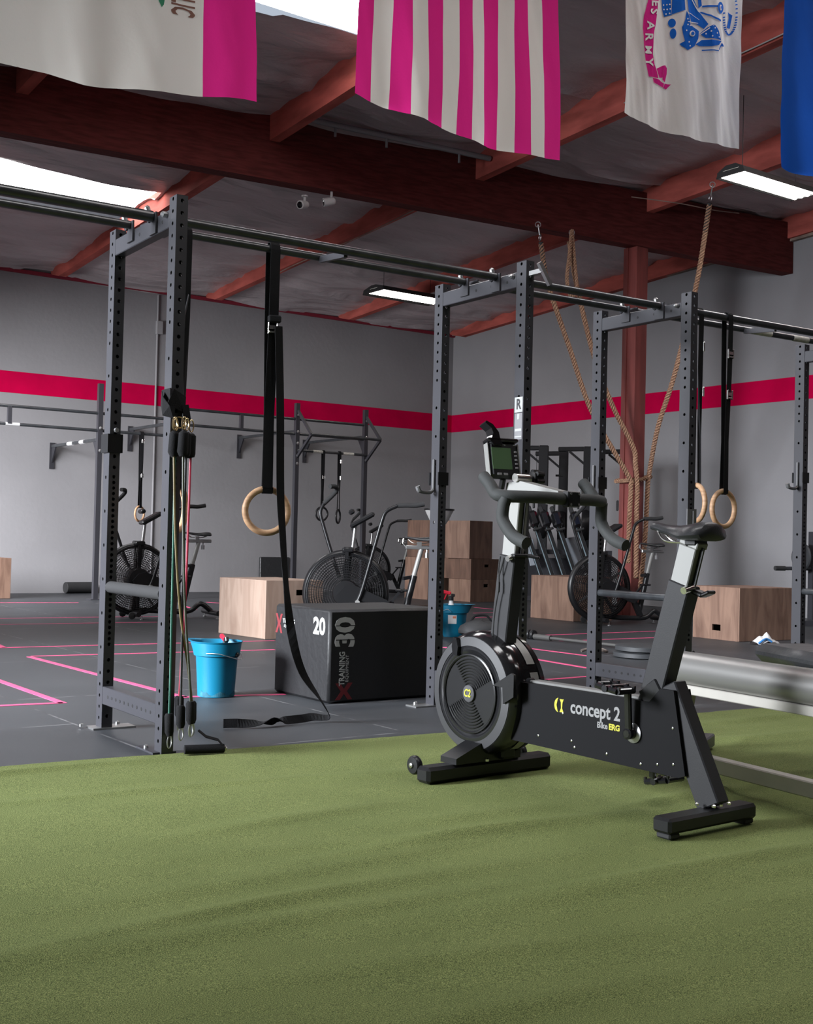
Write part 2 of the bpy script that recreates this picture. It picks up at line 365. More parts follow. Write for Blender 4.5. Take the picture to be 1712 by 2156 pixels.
def ceiling():
    na, nb = 190, 240; V = []; Fs = []
    for j in range(nb + 1):
        b = B * j / nb
        for i in range(na + 1):
            a = A * i / na
            k = max(p for p in PUR + [-.1] if p <= a + 1e-6) if a > 0 else 0
            nx = min([p for p in PUR + [19.2] if p > a] or [19.2]); t = (a - k) / (nx - k)
            z = ceil_z(b) - .05 * sin(pi * max(0, min(1, t))) + .05 * noise.noise(Vector((a * .7, b * 1.9, 0))) + .03 * noise.noise(Vector((a * 1.5 + 7, b * 5.5, 3)))
            fold = abs(((b + .25 * noise.noise(Vector((a * .6, b * .2, 9)))) % 1.2) - .6)
            if fold > .54: z -= .035
            V.append((-a, -b, z))
    for j in range(nb):
        for i in range(na):
            a, b = A * (i + .5) / na, B * (j + .5) / nb
            if any(x0 < a < x1 and y0 < b < y1 for x0, x1, y0, y1 in SKY): continue
            q = j * (na + 1) + i; Fs.append((q, q + 1, q + na + 2, q + na + 1))
    return MB().add(V, Fs)
o = rstruct('ceiling', ceiling(), m_foil, smooth=True)
for n, (x0, x1, y0, y1) in enumerate(SKY):
    zz = ceil_z((y0 + y1) / 2) + .1; mb = MB()
    mb.bar(L_((x0 + x1) / 2, y0 - .1, ceil_z(y0) + .06), L_((x0 + x1) / 2, y1 + .1, ceil_z(y1) + .06), x1 - x0 + .2, .02)
    rstruct('window_%d' % (n + 1), mb, m_skyp)
# roof timbers
def beam_b(a): return 7.1 - .1157 * a + .09
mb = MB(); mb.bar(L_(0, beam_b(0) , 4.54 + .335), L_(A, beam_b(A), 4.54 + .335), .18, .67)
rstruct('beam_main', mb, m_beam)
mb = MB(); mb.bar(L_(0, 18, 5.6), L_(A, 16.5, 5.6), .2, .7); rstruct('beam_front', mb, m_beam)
for i, a in enumerate(PUR):
    mb = MB(); n = 6
    prof = [(0.02, purlin_z(0) + .10), (.35, purlin_z(.35)), (B, purlin_z(B)), (B, ceil_z(B) + .05), (0.02, ceil_z(0) + .05)]
    mb.prism([(b, z) for b, z in prof], L_(a, 0, 0), (0, -1, 0), (0, 0, 1), .11)
    rstruct('beam_purlin' if i == 0 else 'beam_purlin.%03d' % i, mb, m_purlin)
# H-section column under the main beam
mb = MB(); ca, cb = 2.53, 6.86
rbox(mb, ca - .11, ca + .11, cb + .085, cb + .10, 0, 4.54); rbox(mb, ca - .11, ca + .11, cb - .10, cb - .085, 0, 4.54)
rbox(mb, ca - .008, ca + .008, cb - .085, cb + .085, 0, 4.54)
mb = MB(); rbox(mb, ca - .095, ca + .095, cb - .10, cb + .10, .012, 4.54); rbox(mb, ca + .095, ca + .11, cb - .11, cb - .04, .012, 4.54); rbox(mb, ca - .16, ca + .16, cb - .16, cb + .16, 0, .012)
rstruct('column', mb, m_col)
# conduit on the back wall
mb = MB(); mb.tube([L_(5.77, .02, 0.05), L_(5.77, .02, 4.55)], .016, 8); rbox(mb, 5.70, 5.79, 0, .06, 3.95, 4.15)
o = mb.build('conduit', m_wall); o.matrix_world = ROOM; tag(o, 'grey painted conduit pipe with junction box running up the back wall', 'conduit')

# ------------------------------------------------------------------ turf (flat where something heavy stands on it)
FEET = [(.07, 4.43, .60, 4.80), (.77, 3.66, 1.22, 4.03), (.95, 5.05, 1.42, 5.40), (1.15, 4.95, 2.2, 2.9), (1.50, 3.56, 2.06, 3.88), (1.25, 5.2, 1.3, 5.5), (-.95, 4.9, 1.6, 6.5)]
TY = atan2(6.938 - 4.545, 2.357 + 1.502)
T0 = Vector((-1.502, 4.545, 0)); TM = Matrix.Translation(T0) @ Matrix.Rotation(TY, 4, 'Z')
def turf():
    V = []; Fs = []; nx, ny = 300, 340; x0, x1, y0, y1 = -1.0, 5.2, -7.5, 0
    R = []
    rnd = random.Random(3)
    for k in range(34): R.append((rnd.uniform(-1.6, 4.8), -.16 - .15 * k + rnd.uniform(-.05, .05), rnd.uniform(.35, 1.1), rnd.uniform(.009, .019), rnd.uniform(-.05, .05), rnd.uniform(.03, .05), rnd.uniform(0, 9)))
    for k in range(22): R.append((rnd.uniform(-1.2, 3.2), rnd.uniform(-4.0, -.3), rnd.uniform(.3, .8), rnd.uniform(.007, .015), rnd.uniform(-.12, .12), rnd.uniform(.025, .045), rnd.uniform(0, 9)))
    for j in range(ny + 1):
        f = j / ny; y = y0 + (y1 - y0) * (1 - (1 - f) ** 1.6)
        for i in range(nx + 1):
            x = x0 + (x1 - x0) * i / nx; z = .006 + .002 * noise.noise(Vector((x * 2, y * 3, 0)))
            for (cx, cy, ln, h, sl, wd, ph) in R:
                dx = (x - cx) / ln
                if abs(dx) > 2.2: continue
                yy = y - cy - sl * (x - cx) - .03 * sin(x * 2.3 + ph)
                if abs(yy) > wd * 4: continue
                s = yy / wd if yy < 0 else yy / (wd * 1.9)
                z += h * math.exp(-s * s) * math.exp(-dx * dx)
            wx_, wy_ = T0.x + cos(TY) * x - sin(TY) * y, T0.y + sin(TY) * x + cos(TY) * y
            for (ax_, ay_, bx_, by_) in FEET:
                q_ = max(0, min(1, ((wx_ - ax_) * (bx_ - ax_) + (wy_ - ay_) * (by_ - ay_)) / ((bx_ - ax_) ** 2 + (by_ - ay_) ** 2))); dd_ = sqrt((wx_ - ax_ - q_ * (bx_ - ax_)) ** 2 + (wy_ - ay_ - q_ * (by_ - ay_)) ** 2)
                if dd_ < .22: z = min(z, .0045 + max(0, dd_ - .08) * .12)
            if y > -.1: z *= 1 + y * 4
            V.append((x, y, z if j < ny else .0))
    for j in range(ny):
        for i in range(nx):
            q = j * (nx + 1) + i; Fs.append((q, q + 1, q + nx + 2, q + nx + 1))
    return MB().add(V, Fs)
o = turf().build('turf_carpet', m_turf, smooth=True, fix=False); o.matrix_world = TM; tag(o, 'olive green artificial turf carpet with wrinkles across the foreground', 'turf')

# ================================================================== THE RIG (bolted together: one thing)
RD = .71; COLS = [-1.83, 0., 1.832, 2.987, 4.834]; HZ = 2.28
rig = thing('pull_up_rig', 'large black steel pull-up rig with perforated uprights standing along the edge of the green turf', 'pull-up rig', RIG)
def holed_upright(name, x, y, zt, wx, wy, zx, zy, parent, r=.0085, m=None):
    """square tube with real punched holes; zx = hole heights on the +-x faces, zy on the +-y faces"""
    V, F = [], []
    def face(o, u, v, hw, zs):
        # o = face centre line at z=0, u horizontal dir, v = outward normal
        o, u, v = Vector(o), Vector(u), Vector(v); zed = Vector((0, 0, 1))
        zs = sorted(zs); cuts = [0.]
        for i, z in enumerate(zs):
            lo = max(z - .012, cuts[-1]); 
            if lo > cuts[-1] + 1e-5: q = len(V); V.extend([o - u * hw + zed * cuts[-1], o + u * hw + zed * cuts[-1], o + u * hw + zed * lo, o - u * hw + zed * lo]); F.append((q, q + 1, q + 2, q + 3))
            hi = lo + .024 if z - .012 <= lo else z + .012
            zc_ = (lo + hi) / 2; q = len(V)
            V.extend([o - u * hw + zed * lo, o + u * hw + zed * lo, o + u * hw + zed * hi, o - u * hw + zed * hi])
            ring = []
            for k in range(8):
                t = pi / 4 * k - 3 * pi / 4; V.append(o + u * r * cos(t) + zed * (zc_ + r * sin(t))); ring.append(q + 4 + k)
            for k in range(8): V.append(V[ring[k]] - v * .005)
            c = [q, q + 1, q + 2, q + 3]
            # ring[0] at -135deg (corner 0), ring[2] -45 (corner 1), ring[4] 45 (corner 2), ring[6] 135 (corner 3)
            for s_ in range(4):
                F.append((c[s_], c[(s_ + 1) % 4], ring[(2 * s_ + 2) % 8], ring[2 * s_ + 1], ring[2 * s_]))
            for k in range(8): F.append((ring[k], ring[(k + 1) % 8], ring[(k + 1) % 8] + 8, ring[k] + 8))
            cuts.append(hi)
        q = len(V); V.extend([o - u * hw + zed * cuts[-1], o + u * hw + zed * cuts[-1], o + u * hw + zed * zt, o - u * hw + zed * zt]); F.append((q, q + 1, q + 2, q + 3))
    face((wx / 2, 0, 0), (0, 1, 0), (1, 0, 0), wy / 2, zx); face((-wx / 2, 0, 0), (0, -1, 0), (-1, 0, 0), wy / 2, zx)
    face((0, wy / 2, 0), (-1, 0, 0), (0, 1, 0), wx / 2, zy); face((0, -wy / 2, 0), (1, 0, 0), (0, -1, 0), wx / 2, zy)
    q = len(V); V.extend([Vector((sx * wx / 2, sy * wy / 2, zt)) for sx, sy in ((-1, -1), (1, -1), (1, 1), (-1, 1))]); F.append((q, q + 1, q + 2, q + 3))
    mb_ = MB().add(V, F); o = mb_.build(name, m or m_steel, parent, fix=False); o.location = (x, y, 0); return o
ZX = [.05 + .0508 * k for k in range(5)] + [.37 + .155 * k for k in range(9)] + [1.76 + .0508 * k for k in range(11)]
ZY = [.06 + .0508 * k for k in range(6)] + [.385 + .0254 * k for k in range(31)] + [1.19 + .0508 * k for k in range(22)]
up0 = holed_upright('upright', COLS[0] + .025, .0375, HZ, .05, .075, ZX, ZY, rig)
for ci, l in enumerate(COLS):
    for d in (0., RD):
        if ci == 0 and d == 0.: uu = up0
        else: uu = up0.copy(); COL.objects.link(uu); uu.location = (l + .025, d + .0375, 0)
        plate = MB(); sx = -1 if d else 1
        if d: plate.box((l + (-.02 if l > 1 else .06), d + .04, .004), (.20, .10, .008))
        else: plate.box((l + .02, d + .11, .004), (.10, .19, .008))
        pl = plate.build('base_plate', m_zinc if d else m_steel, rig)
        for k in (-1, 1): MB().lathe([(.010, .007), (.010, .018), (.004, .022)], o=(l + .02 + (k * .085 if d else k * .03), d + .06 + (.02 if d else .08), 0), n=8).build('anchor_bolt', m_zinc, pl)
    # cross members joining front and rear upright
    def holed_cross(name, z, h, zs):
        mbx = MB(); mbx.box((l + .025, (RD + .075) / 2, z), (.05, RD - .075, h), bev=.003)
        return mbx.build(name, m_steel, rig)
    c1 = holed_cross('cross_member', 2.195, .075, None)
    for k in range(4): MB().lathe([(.0075, -.0006), (.0075, .0006)], axis=(1, 0, 0), o=(l - .0006, .15 + .13 * k, 2.195), n=10).build('bolt_hole', m_steel_in, c1)
    c2 = holed_cross('cross_member', .155, .08, None)
    if l < 3:
        for k in range(11): MB().lathe([(.0075, -.0006), (.0075, .0006)], axis=(1, 0, 0), o=(l - .0006, .13 + .0508 * k, .155), n=10).build('bolt_hole', m_steel_in, c2)
    zz = .645 if l < 1 else .605
    if l != COLS[2]:
        mbx = MB(); mbx.tube([(l + .025, .08, zz), (l + .025, RD, zz)], .027 if l < 1 else .021, 16)
        mbx.build('safety_tube', m_foamgrip if l < 1 else m_bar, rig, smooth=True)
for ci in range(4):
    a_, b_ = COLS[ci], COLS[ci + 1]
    for d, z, r in ((.235, 2.235, .024 if ci == 0 else .021), (.505, 2.255, .019)):
        mbx = MB(); mbx.tube([(a_ + .06, d, z), (b_ - .012, d, z)], r, 14)
        bb = mbx.build('pull_up_bar', m_bar, rig, smooth=True)
        if ci == 0: bb['label'] = 'thick matt black bar' if d < .3 else 'thin black bar'
        for e, sg in ((a_ + .055, 1), (b_ - .006, -1)):
            mbx = MB(); mbx.box((e, d, z - .03), (.008, .07, .09)); mbx.lathe([(.012, -.002), (.012, .012), (.005, .018)], axis=(sg, 0, 0), o=(e, d + .03, z - .01), n=8)
            mbx.build('bar_flange', m_steel, bb)
    if ci == 1:
        MB().bar((.95, .25, 2.222), (.95, .49, 2.24), .02, .03).build('bar_brace', m_steel, rig)
    if ci == 3:
        MB().bar((3.98, .25, 2.222), (3.98, .49, 2.24), .02, .03).build('bar_brace', m_steel, rig)
for l0, l1 in ((4.05, 4.24), (4.45, 4.60)):
    MB().tube([(l0, .505, 2.255), (l1, .505, 2.255)], .0205, 14).build('white_grip_tape', m_tape, rig, smooth=True)
# bright bolts on top of the front bar ends
for l in COLS[1:4]:
    for o_, ax_ in (((l - .03, .235, 2.252), (-.3, 0, 1)), ((l - .03, .505, 2.268), (-.3, 0, 1)), ((l - .001, .10, 2.215), (-1, 0, 0))):
        MB().lathe([(.013, 0), (.013, .018), (.006, .026)], axis=ax_, o=o_, n=8).build('bolt', m_zinc, rig)
# bracket with T end behind the middle upright
MB().bar((1.86, -.005, 2.215), (1.86, -.10, 2.215), .03, .022).bar((1.83, -.10, 2.25), (1.90, -.10, 2.15), .02, .02).build('swivel_bracket', m_zinc, rig)
# stickers on the middle upright
st = MB().box((1.8312, .036, 1.57), (.0015, .062, .075)).build('sticker', m_print, rig)
fm = lambda x, y, z: face_frame((x, y, z), (0, -1, 0), (0, 0, 1))
text('sticker_letter', 'R', .07, m_char, st, fm(1.8302, .036, 1.57), sx=.85, bold=.002)
s2 = MB().box((1.8312, .036, 1.463), (.0012, .058, .13)).build('sticker', m_grey, rig)
for zz, bd in ((1.51, '888'), (1.475, '+'), (1.445, 'WARNING'), (1.425, 'HOOK PINS')):
    if zz > 1.5: text('sticker_print', 'II', .035, m_print, s2, fm(1.8302, .036, zz), bold=.002)
    elif zz > 1.46: pass
MB().box((1.8302, .036, 1.445), (.0012, .05, .012)).box((1.8302, .036, 1.412), (.0012, .052, .005)).build('sticker_print', m_print, s2)
m_hook = mat('worn_hook_steel', (.16, .16, .165), .45, metal=.4)
# J-hooks on the uprights (hung on the holes: lift off)
def j_hook(name, l, d, z, label):
    t = thing(name, label, 'J-hook', RIG @ at((l, d, z)), None)
    MB().box((-.010, .036, .02), (.012, .014, .17), bev=.003).tube(path([(-.010, .036, -.06), (-.03, .036, -.075), (-.07, .036, -.075), (-.10, .036, -.068), (-.112, .036, -.045)], 4), [.010] * 12 + [.014] * 5, 10).build('hook', m_hook, t)
    MB().box((.025, -.004, .0), (.066, .007, .07)).box((.0565, .0372, 0), (.006, .088, .07)).box((.025, .079, 0), (.066, .007, .07)).build('sleeve', m_plastic, t)
    return t
j_hook('rack_hook', COLS[2], RD, 1.225, 'grey steel J-hook on the rear upright beside the bike monitor, pointing left')
j_hook('rack_hook', COLS[3], RD, 1.255, 'grey steel J-hook on the upright between the bike handlebar and the red column')
j_hook('rack_hook', COLS[4], RD, 1.375, 'grey steel J-hook on the rightmost upright by the right picture edge')
t = thing('upright_sleeve', 'black plastic sleeve clamped on the rear left upright of the rig', 'sleeve', RIG @ at((0, RD, 1.30)))
MB().box((.027, -.004, 0), (.062, .007, .085)).box((.027, .079, 0), (.062, .007, .085)).box((-.006, .0375, 0), (.010, .09, .085)).box((.056, .0375, 0), (.008, .09, .085)).build('clamp', m_plastic, t)
MB().lathe([(.012, 0), (.010, .012)], axis=(0, -1, 0), o=(.027, -.007, .06), n=8).build('pin', m_zinc, t)

# ------------------------------------------------------------------ gymnastic rings on straps
def gym_ring(label, l, d, zt, zc_, yaw, wood=True, group=None, buckles=(1.85,), R=.1035, tr=.015, twist=0., lean=0., frame=RIG, sw=.038, name='gymnastic_ring'):
    t = thing(name, label, 'gymnastic ring', frame @ at((l, d, zc_), yaw), group)
    MB().torus((0, 0, 0), (0, 1, 0), R, tr, 48, 12).build('ring', m_wood_r if wood else m_plastic, t, smooth=True)
    zt -= zc_; s_ = MB(); cy, sy = cos(yaw), sin(yaw)
    bl = (cy, -sy, 0)                      # direction of the bar seen from the ring
    def off(x, k): return x + k * sy, k * cy
    for sg in (-1, 1):
        x1, y1 = off(lean, sg * .026); x2, y2 = off(lean * .8, sg * .022)
        s_.ribbon([(x1, y1, zt - .005), (x2, y2, zt * .7), (lean * .3 + .004 * sg, sg * .014, zt * .35), (sg * .003, sg * (tr + .003), R + .005)], sw, [bl, (bl[0], bl[1] + twist * sg, 0), (1, -twist * sg, 0), (1, 0, 0)], .003)
    s_.ribbon([(*off(lean, k), zt + h_) for k, h_ in ((-.026, -.006), (-.022, .016), (-.012, .027), (0, .030), (.012, .027), (.022, .016), (.026, -.006))], sw, bl, .003)
    s_.ribbon([(0, -(tr + .003), R + .008), (0, -tr, R - tr), (0, 0, R - tr - .005), (0, tr, R - tr), (0, tr + .003, R + .008)], sw, (1, 0, 0), .003)
    s_.build('strap', m_strap, t)
    for bz in buckles:
        bz -= zc_; x = lean * max(0, bz) / zt
        b_ = MB(); b_.box((x - .021, -.028, bz), (.006, .012, .055), bev=.002).box((x + .021, -.028, bz), (.006, .012, .055), bev=.002).box((x, -.030, bz - .018), (.040, .008, .009), bev=.002).box((x, -.029, bz + .004), (.040, .006, .018))
        b_.build('cam_buckle', m_chrome, t)
    return t
r1 = gym_ring('wooden gymnastic ring hanging between the two left upright pairs, a long strap end trailing', .70, .505, 2.255, 1.012, radians(-12), buckles=(1.875,), sw=.05, tr=.0155)
MB().box((.005, -.036, .905), (.062, .03, .035), bev=.006).build('strap_keeper', m_strap, r1)
r2 = gym_ring('wooden gymnastic ring partly hidden behind the nearest left upright', .252, .505, 2.255, 1.012, radians(48), buckles=(), sw=.05, tr=.0155)
MB().ribbon([(-.02, -.03, .95), (-.06, -.03, .87), (-.075, -.03, .7), (-.045, -.03, .35), (-.03, -.03, .05)], .05, (1, .3, 0), .004).build('loose_strap', m_strap2, r2)
gym_ring('wooden gymnastic ring hanging clear on the right above the foreground saddle', 3.53, .235, 2.235, 1.115, radians(4), buckles=(2.02, 1.78), lean=.01)
gym_ring('wooden gymnastic ring half hidden behind the front right upright, its strap against it', 3.30, .235, 2.235, 1.14, radians(72), buckles=(2.04, 1.78), lean=.01)
# long loose strap tail: from the ring strap down past the black box to the floor
tail = [(.716, .46, 1.885), (.730, .45, 1.5), (.742, .45, 1.12), (.755, .44, .90), (.775, .43, .66), (.805, .42, .44), (.86, .41, .26), (.97, .42, .12), (1.035, .45, .03), (.96, .49, .028), (.82, .47, .016), (.74, .46, .026), (.64, .455, .018), (.56, .47, .026), (.50, .49, .026)]
wd = [(1, .1, 0)] * 3 + [(1, .3, 0), (.9, .5, .1), (.8, -.2, .3), (1, .2, .3), (.4, 1, .4), (.3, 1, .2), (.1, .8, 1), (.1, .6, .9), (.1, .5, -1), (.1, .9, .7), (0, .1, 1), (0, 0, 1)]
P = path(tail, 6); WD = []
for i in range(len(P)):
    f = i / 6; k = min(int(f), len(wd) - 2); a_, b_ = Vector(wd[k]), Vector(wd[k + 1]); WD.append(tuple(a_.lerp(b_, f - k)) if f < len(wd) - 1 else wd[-1])
P = [Vector((p.x, p.y, max(p.z, .024))) for p in P]
o = MB().ribbon(P, .042, WD, .003).build('strap_tail', m_strap, r1, smooth=False)
o.matrix_local = (RIG @ at((.70, .505, 1.012), radians(-12))).inverted() @ RIG
o['label'] = 'long loose end trailing onto the floor'

t = thing('upright_bracket', 'small grey metal bracket on the front right upright just above the bike saddle', 'bracket', RIG @ at((COLS[3], 0, 1.05)))
MB().box((.025, -.0045, 0), (.070, .007, .09)).box((.0565, .0375, 0), (.006, .088, .09)).bar((.03, -.01, .035), (.03, -.01, -.035), .02, .01).build('plate', m_hook, t)
# ------------------------------------------------------------------ resistance tubes hanging on the nearest upright
def carabiner(mb, o, ax=(1, 0, 0), h=.05):
    o = Vector(o); x = Vector(ax).normalized(); z = Vector((0, 0, 1))
    mb.tube([o + x * (.011 * cos(t)) + z * (h / 2 * sin(t)) for t in [2 * pi * k / 20 for k in range(20)]], .0028, 6, closed=True); return mb
anc = thing('door_anchor_strap', 'black nylon strap looped round the nearest left upright holding the tubes', 'strap', RIG @ at((.025, .0375, 1.42)))
mbx = MB()
mbx.ribbon([(x * .032, y * .048, z) for x, y, z in ((-1, -1, .03), (1, -1, .0), (1, 1, .01), (-1, 1, .03), (-1, -1, .03))], .07, (0, 0, 1), .004)
mbx.ribbon([(-.036, .03, .035), (-.052, -.01, .01), (-.050, -.05, -.03), (-.02, -.062, -.035)], .05, (0, .2, 1), .004)
mbx.ribbon([(.03, -.052, .0), (.04, -.058, -.06), (.02, -.058, -.10), (-.01, -.056, -.07)], .03, (1, 0, .2), .004)
mbx.build('loop', m_strap, anc)
mbx = MB(); mbx.torus((.0, -.066, -.075), (0, 1, 0), .022, .003, 24, 6).build('ring', m_brass, anc, smooth=True)
def tube_band(label, cm, l0, d0, l1, d1, z1, sway, extra=None):
    t = thing('resistance_tube', label, 'resistance band', RIG @ at((l0, d0, 1.34)), 'resistance tubes on the nearest upright')
    g = MB(); carabiner(g, (0, 0, -.005), (1, .3, 0)); g.build('carabiner', m_brass, t, smooth=True)
    MB().tube([(0, 0, -.035), (0, 0, -.045), (-.003, 0, -.12), (0, 0, -.135)], [.010, .020, .022, .016], 10).build('sleeve', m_strap, t, smooth=True)
    dz = z1 - 1.34; P = path([(0, 0, -.13), ((l1 - l0) * .16 + sway, 0, -.45), ((l1 - l0) * .42 + sway, 0, -.75), ((l1 - l0) * .82 + sway * .6, (d1 - d0) * .7, dz * .82), (l1 - l0, d1 - d0, dz + .08)], 8)
    MB().tube(P, .0052, 8).build('rubber_tube', cm, t, smooth=True)
    MB().tube([(l1 - l0, d1 - d0, dz + .085), (l1 - l0, d1 - d0, dz + .075), (l1 - l0 + .002, d1 - d0, dz + .01), (l1 - l0 + .004, d1 - d0, dz - .005)], [.014, .019, .018, .012], 10).build('sleeve', m_strap, t, smooth=True)
    g = MB(); carabiner(g, (l1 - l0 + .004, d1 - d0, dz - .03), (1, .3, .1)); g.build('carabiner', m_zinc, t, smooth=True)
    return t
m_blackgreen = mat('black_green_tube', (.03, .035, .02), .5)
tube_band('dark green rubber exercise tube hanging straight down the nearest upright', m_greencord, .012, -.028, .018, -.028, .085, .002)
tube_band('black rubber exercise tube hanging in the bundle on the nearest upright', m_blackcord, .040, -.072, .050, -.066, .12, .0)
tube_band('olive rubber exercise tube hanging in the bundle on the nearest upright', m_olive, -.012, -.074, .098, -.066, .135, -.002)
tube_band('thin olive-black rubber tube crossing the bundle on the nearest upright', m_blackgreen, .010, -.116, .074, -.108, .14, .0)
tube_band('red rubber exercise tube hanging on the right of the bundle on the nearest upright', m_redcord, .082, -.022, .066, -.012, .15, .0)
h = thing('tube_handle', 'black foam handle of an exercise tube lying at the foot of the nearest upright', 'handle', RIG @ at((.155, -.085, .026), radians(-14)))
MB().tube([(-.085, 0, 0), (.075, 0, 0)], .0185, 14).build('foam_grip', m_strap, h, smooth=True)
MB().lathe([(.010, 0), (.012, .006), (.006, .012)], axis=(1, 0, 0), o=(.075, 0, 0), n=12).build('end_cap', m_chrome, h)
MB().ribbon([(.08, .0, .0), (.05, .0, .035), (.0, .0, .05), (-.03, .01, .075)], .026, (0, 1, .3), .003).build('strap', m_strap, h)

# ================================================================== THE BIKE IN THE FOREGROUND
BF = atan2(.787, -.617)
m_bike = mat('bike_black_paint', (.016, .016, .018), .5, bump=.05, bump_scale=400, spec=.35)
BIKE = at((.6575, 4.225, .007), BF)      # local x towards the flywheel, y towards the left picture side, z up
bk = thing('exercise_bike', 'black and silver stationary bike with round flywheel housing and drop handlebar in the foreground', 'exercise bike', BIKE)
FC = Vector((.535, .0, .307))
# feet
MB().bar((.500, .345, .030), (.500, -.285, .030), .075, .060, bev=.012).build('front_foot', m_plastic, bk)
MB().bar((-.530, .250, .0415), (-.530, -.180, .0415), .072, .048, bev=.009).build('rear_foot', m_plastic, bk)
for y in (.215, -.15): MB().box((-.530, y, .010), (.055, .05, .019), bev=.005).build('foot_pad', m_rubber, bk)
for y in (.318,):
    for x, y2 in ((.560, .330), (.560, -.20)):
        wmb = MB(); wmb.lathe([(.012, -.015), (.030, -.013), (.035, -.006), (.035, .006), (.030, .013), (.012, .015)], axis=(0, 1, 0), o=(x, y2, .056), n=24)
        wo = wmb.build('transport_wheel', m_plastic, bk, smooth=True)
        MB().lathe([(.010, 0), (.010, .006), (.004, .009)], axis=(0, 1, 0), o=(x, y2 + .015, .056), n=10).build('axle_bolt', m_chrome, wo)
mbx = MB(); mbx.prism([(.215, .060), (-.11, .060), (-.11, .15), (.04, .15), (.215, .082)], (.505, 0, 0), (0, 1, 0), (0, 0, 1), .09)
mbx.box((.505, -.02, .11), (.16, .07, .09), bev=.01)
mbx.build('front_bracket', m_plastic, bk)
MB().lathe([(.010, 0), (.010, .008), (.004, .012)], axis=(0, 0, 1), o=(.46, .065, .061), n=10).build('bolt', m_chrome, bk)
# fan housing: shell, grey rim, grille, hub
hs = MB(); hs.lathe([(.05, .088), (.150, .088), (.158, .092), (.176, .092), (.216, .086), (.229, .070), (.236, .045), (.237, .012), (.232, -.012), (.232, -.055), (.237, -.06), (.232, -.085), (.205, -.10), (.05, -.105)], axis=(0, 1, 0), o=FC, n=72)
fh = hs.build('flywheel_housing', m_plastic_g, bk, smooth=True)
MB().lathe([(.181, .0905), (.181, .0935), (.214, .0885), (.214, .085)], axis=(0, 1, 0), o=FC, n=72, cap=False).build('rim_plate', m_char, fh, smooth=True)
band = MB()
for a0, a1 in ((radians(-62), radians(58)), (radians(66), radians(150))):
    n = 30; V = []; Fs = []
    for k in range(n + 1):
        t = a0 + (a1 - a0) * k / n; rr = .2345
        # angle measured from straight up, towards the rear (-x)
        for yy in (-.014, -.054): V.append(FC + Vector((-rr * sin(t), yy, rr * cos(t))))
    for k in range(n): Fs.append((2 * k, 2 * k + 1, 2 * k + 3, 2 * k + 2))
    band.add(V, Fs)
band.build('silver_band', mat('satin_band', (.30, .30, .285), .45, metal=.3), fh, smooth=True, fix=False)
gr = MB(); gr.lathe([(.150, .089), (.150, .096), (.145, .098), (.141, .094), (.141, .089)], axis=(0, 1, 0), o=FC, n=60, cap=False)
for k in range(9):
    for s0 in (radians(-62), radians(118)):
        gr.torus(FC + Vector((0, .093, 0)), (0, 1, 0), .040 + .0112 * k, .0022, 24, 6, arc=(s0, s0 + radians(100)))
gr.lathe([(.001, .0885), (.142, .0885), (.142, .0895), (.001, .0895)], axis=(0, 1, 0), o=FC, n=48)
gr.build('fan_grille', mat('grille_plastic', (.012, .012, .013), .28, spec=.5), fh, smooth=True)
hub = MB().lathe([(.032, .088), (.032, .098), (.028, .101), (.001, .102)], axis=(0, 1, 0), o=FC, n=32).build('hub_cap', mat('hub_grey', (.06, .06, .064), .8), fh, smooth=True)
text('hub_letters', 'C2', .040, m_yel, hub, face_frame(FC + Vector((.001, .1028, .001)), (-1, 0, 0), (0, 0, 1)), sx=.8, bold=.001, shear=.15)
# damper tab and clamp details
MB().prism([(-.012, 0), (.014, -.004), (.018, .03), (.008, .062), (-.010, .066), (-.018, .03)], FC + Vector((.075, .098, .142)), (-1, 0, 0), (0, 0, 1), .018).build('damper_lever', m_plastic_g, fh)
MB().prism([(0, 0), (.10, .055), (.115, .05), (.115, -.03), (.06, -.06), (.055, .0)], FC + Vector((-.135, .094, .045)), (-1, 0, 0), (0, 0, 1), .012).build('housing_joint', m_plastic, fh)
MB().box(FC + Vector((-.232, -.035, .052)), (.05, .095, .036), bev=.008).tube([FC + Vector((-.245, .02, .065)), FC + Vector((-.245, -.0, .065))], .016, 12).build('housing_clamp', m_plastic_g, fh)
# main beam: flat box with printed name
body = MB(); body.prism([(.36, .155), (.36, .372), (-.30, .372), (-.345, .42), (-.40, .42), (-.452, .155), (-.425, .145)], (0, 0, 0), (1, 0, 0), (0, 0, 1), .085)
bo = body.build('main_body', mat('satin_black_panel', (.005, .005, .006), .6, spec=.12), bk)
MB().box((.02, 0, .376), (.52, .05, .010), bev=.003).build('top_rail', mat('grey_top_rail', (.16, .16, .155), .5), bo)
fmb = lambda x, z: face_frame((x, .0432, z), (-1, 0, 0), (0, 0, 1))
m_word = mat('grey_word_print', (.22, .22, .22), .6)
text('printed_name', 'concept 2', .064, m_word, bo, fmb(-.062, .312), sx=.90, bold=.0016)
text('printed_model', 'Bike', .028, m_word, bo, fmb(-.098, .267), sx=1.0, bold=.0008)
text('printed_model', 'ERG', .027, m_yel, bo, fmb(-.152, .267), sx=1.0, bold=.0012)
lg = MB()
V = [(.020 * cos(t), .025 * sin(t)) for t in [pi / 2 + pi * k / 14 for k in range(15)]] + [(-.004 - .008 * cos(t), .019 * sin(t)) for t in [-pi / 2 + pi * k / 10 for k in range(11)]][::1]
lg.prism([(p[0], p[1]) for p in [(.020 * cos(t), .025 * sin(t)) for t in [pi / 2 + pi * k / 14 for k in range(15)]]] + [(-.004, -.019), (-.009, 0), (-.004, .019)], (.112, .0434, .312), (-1, 0, 0), (0, 0, 1), .0012)
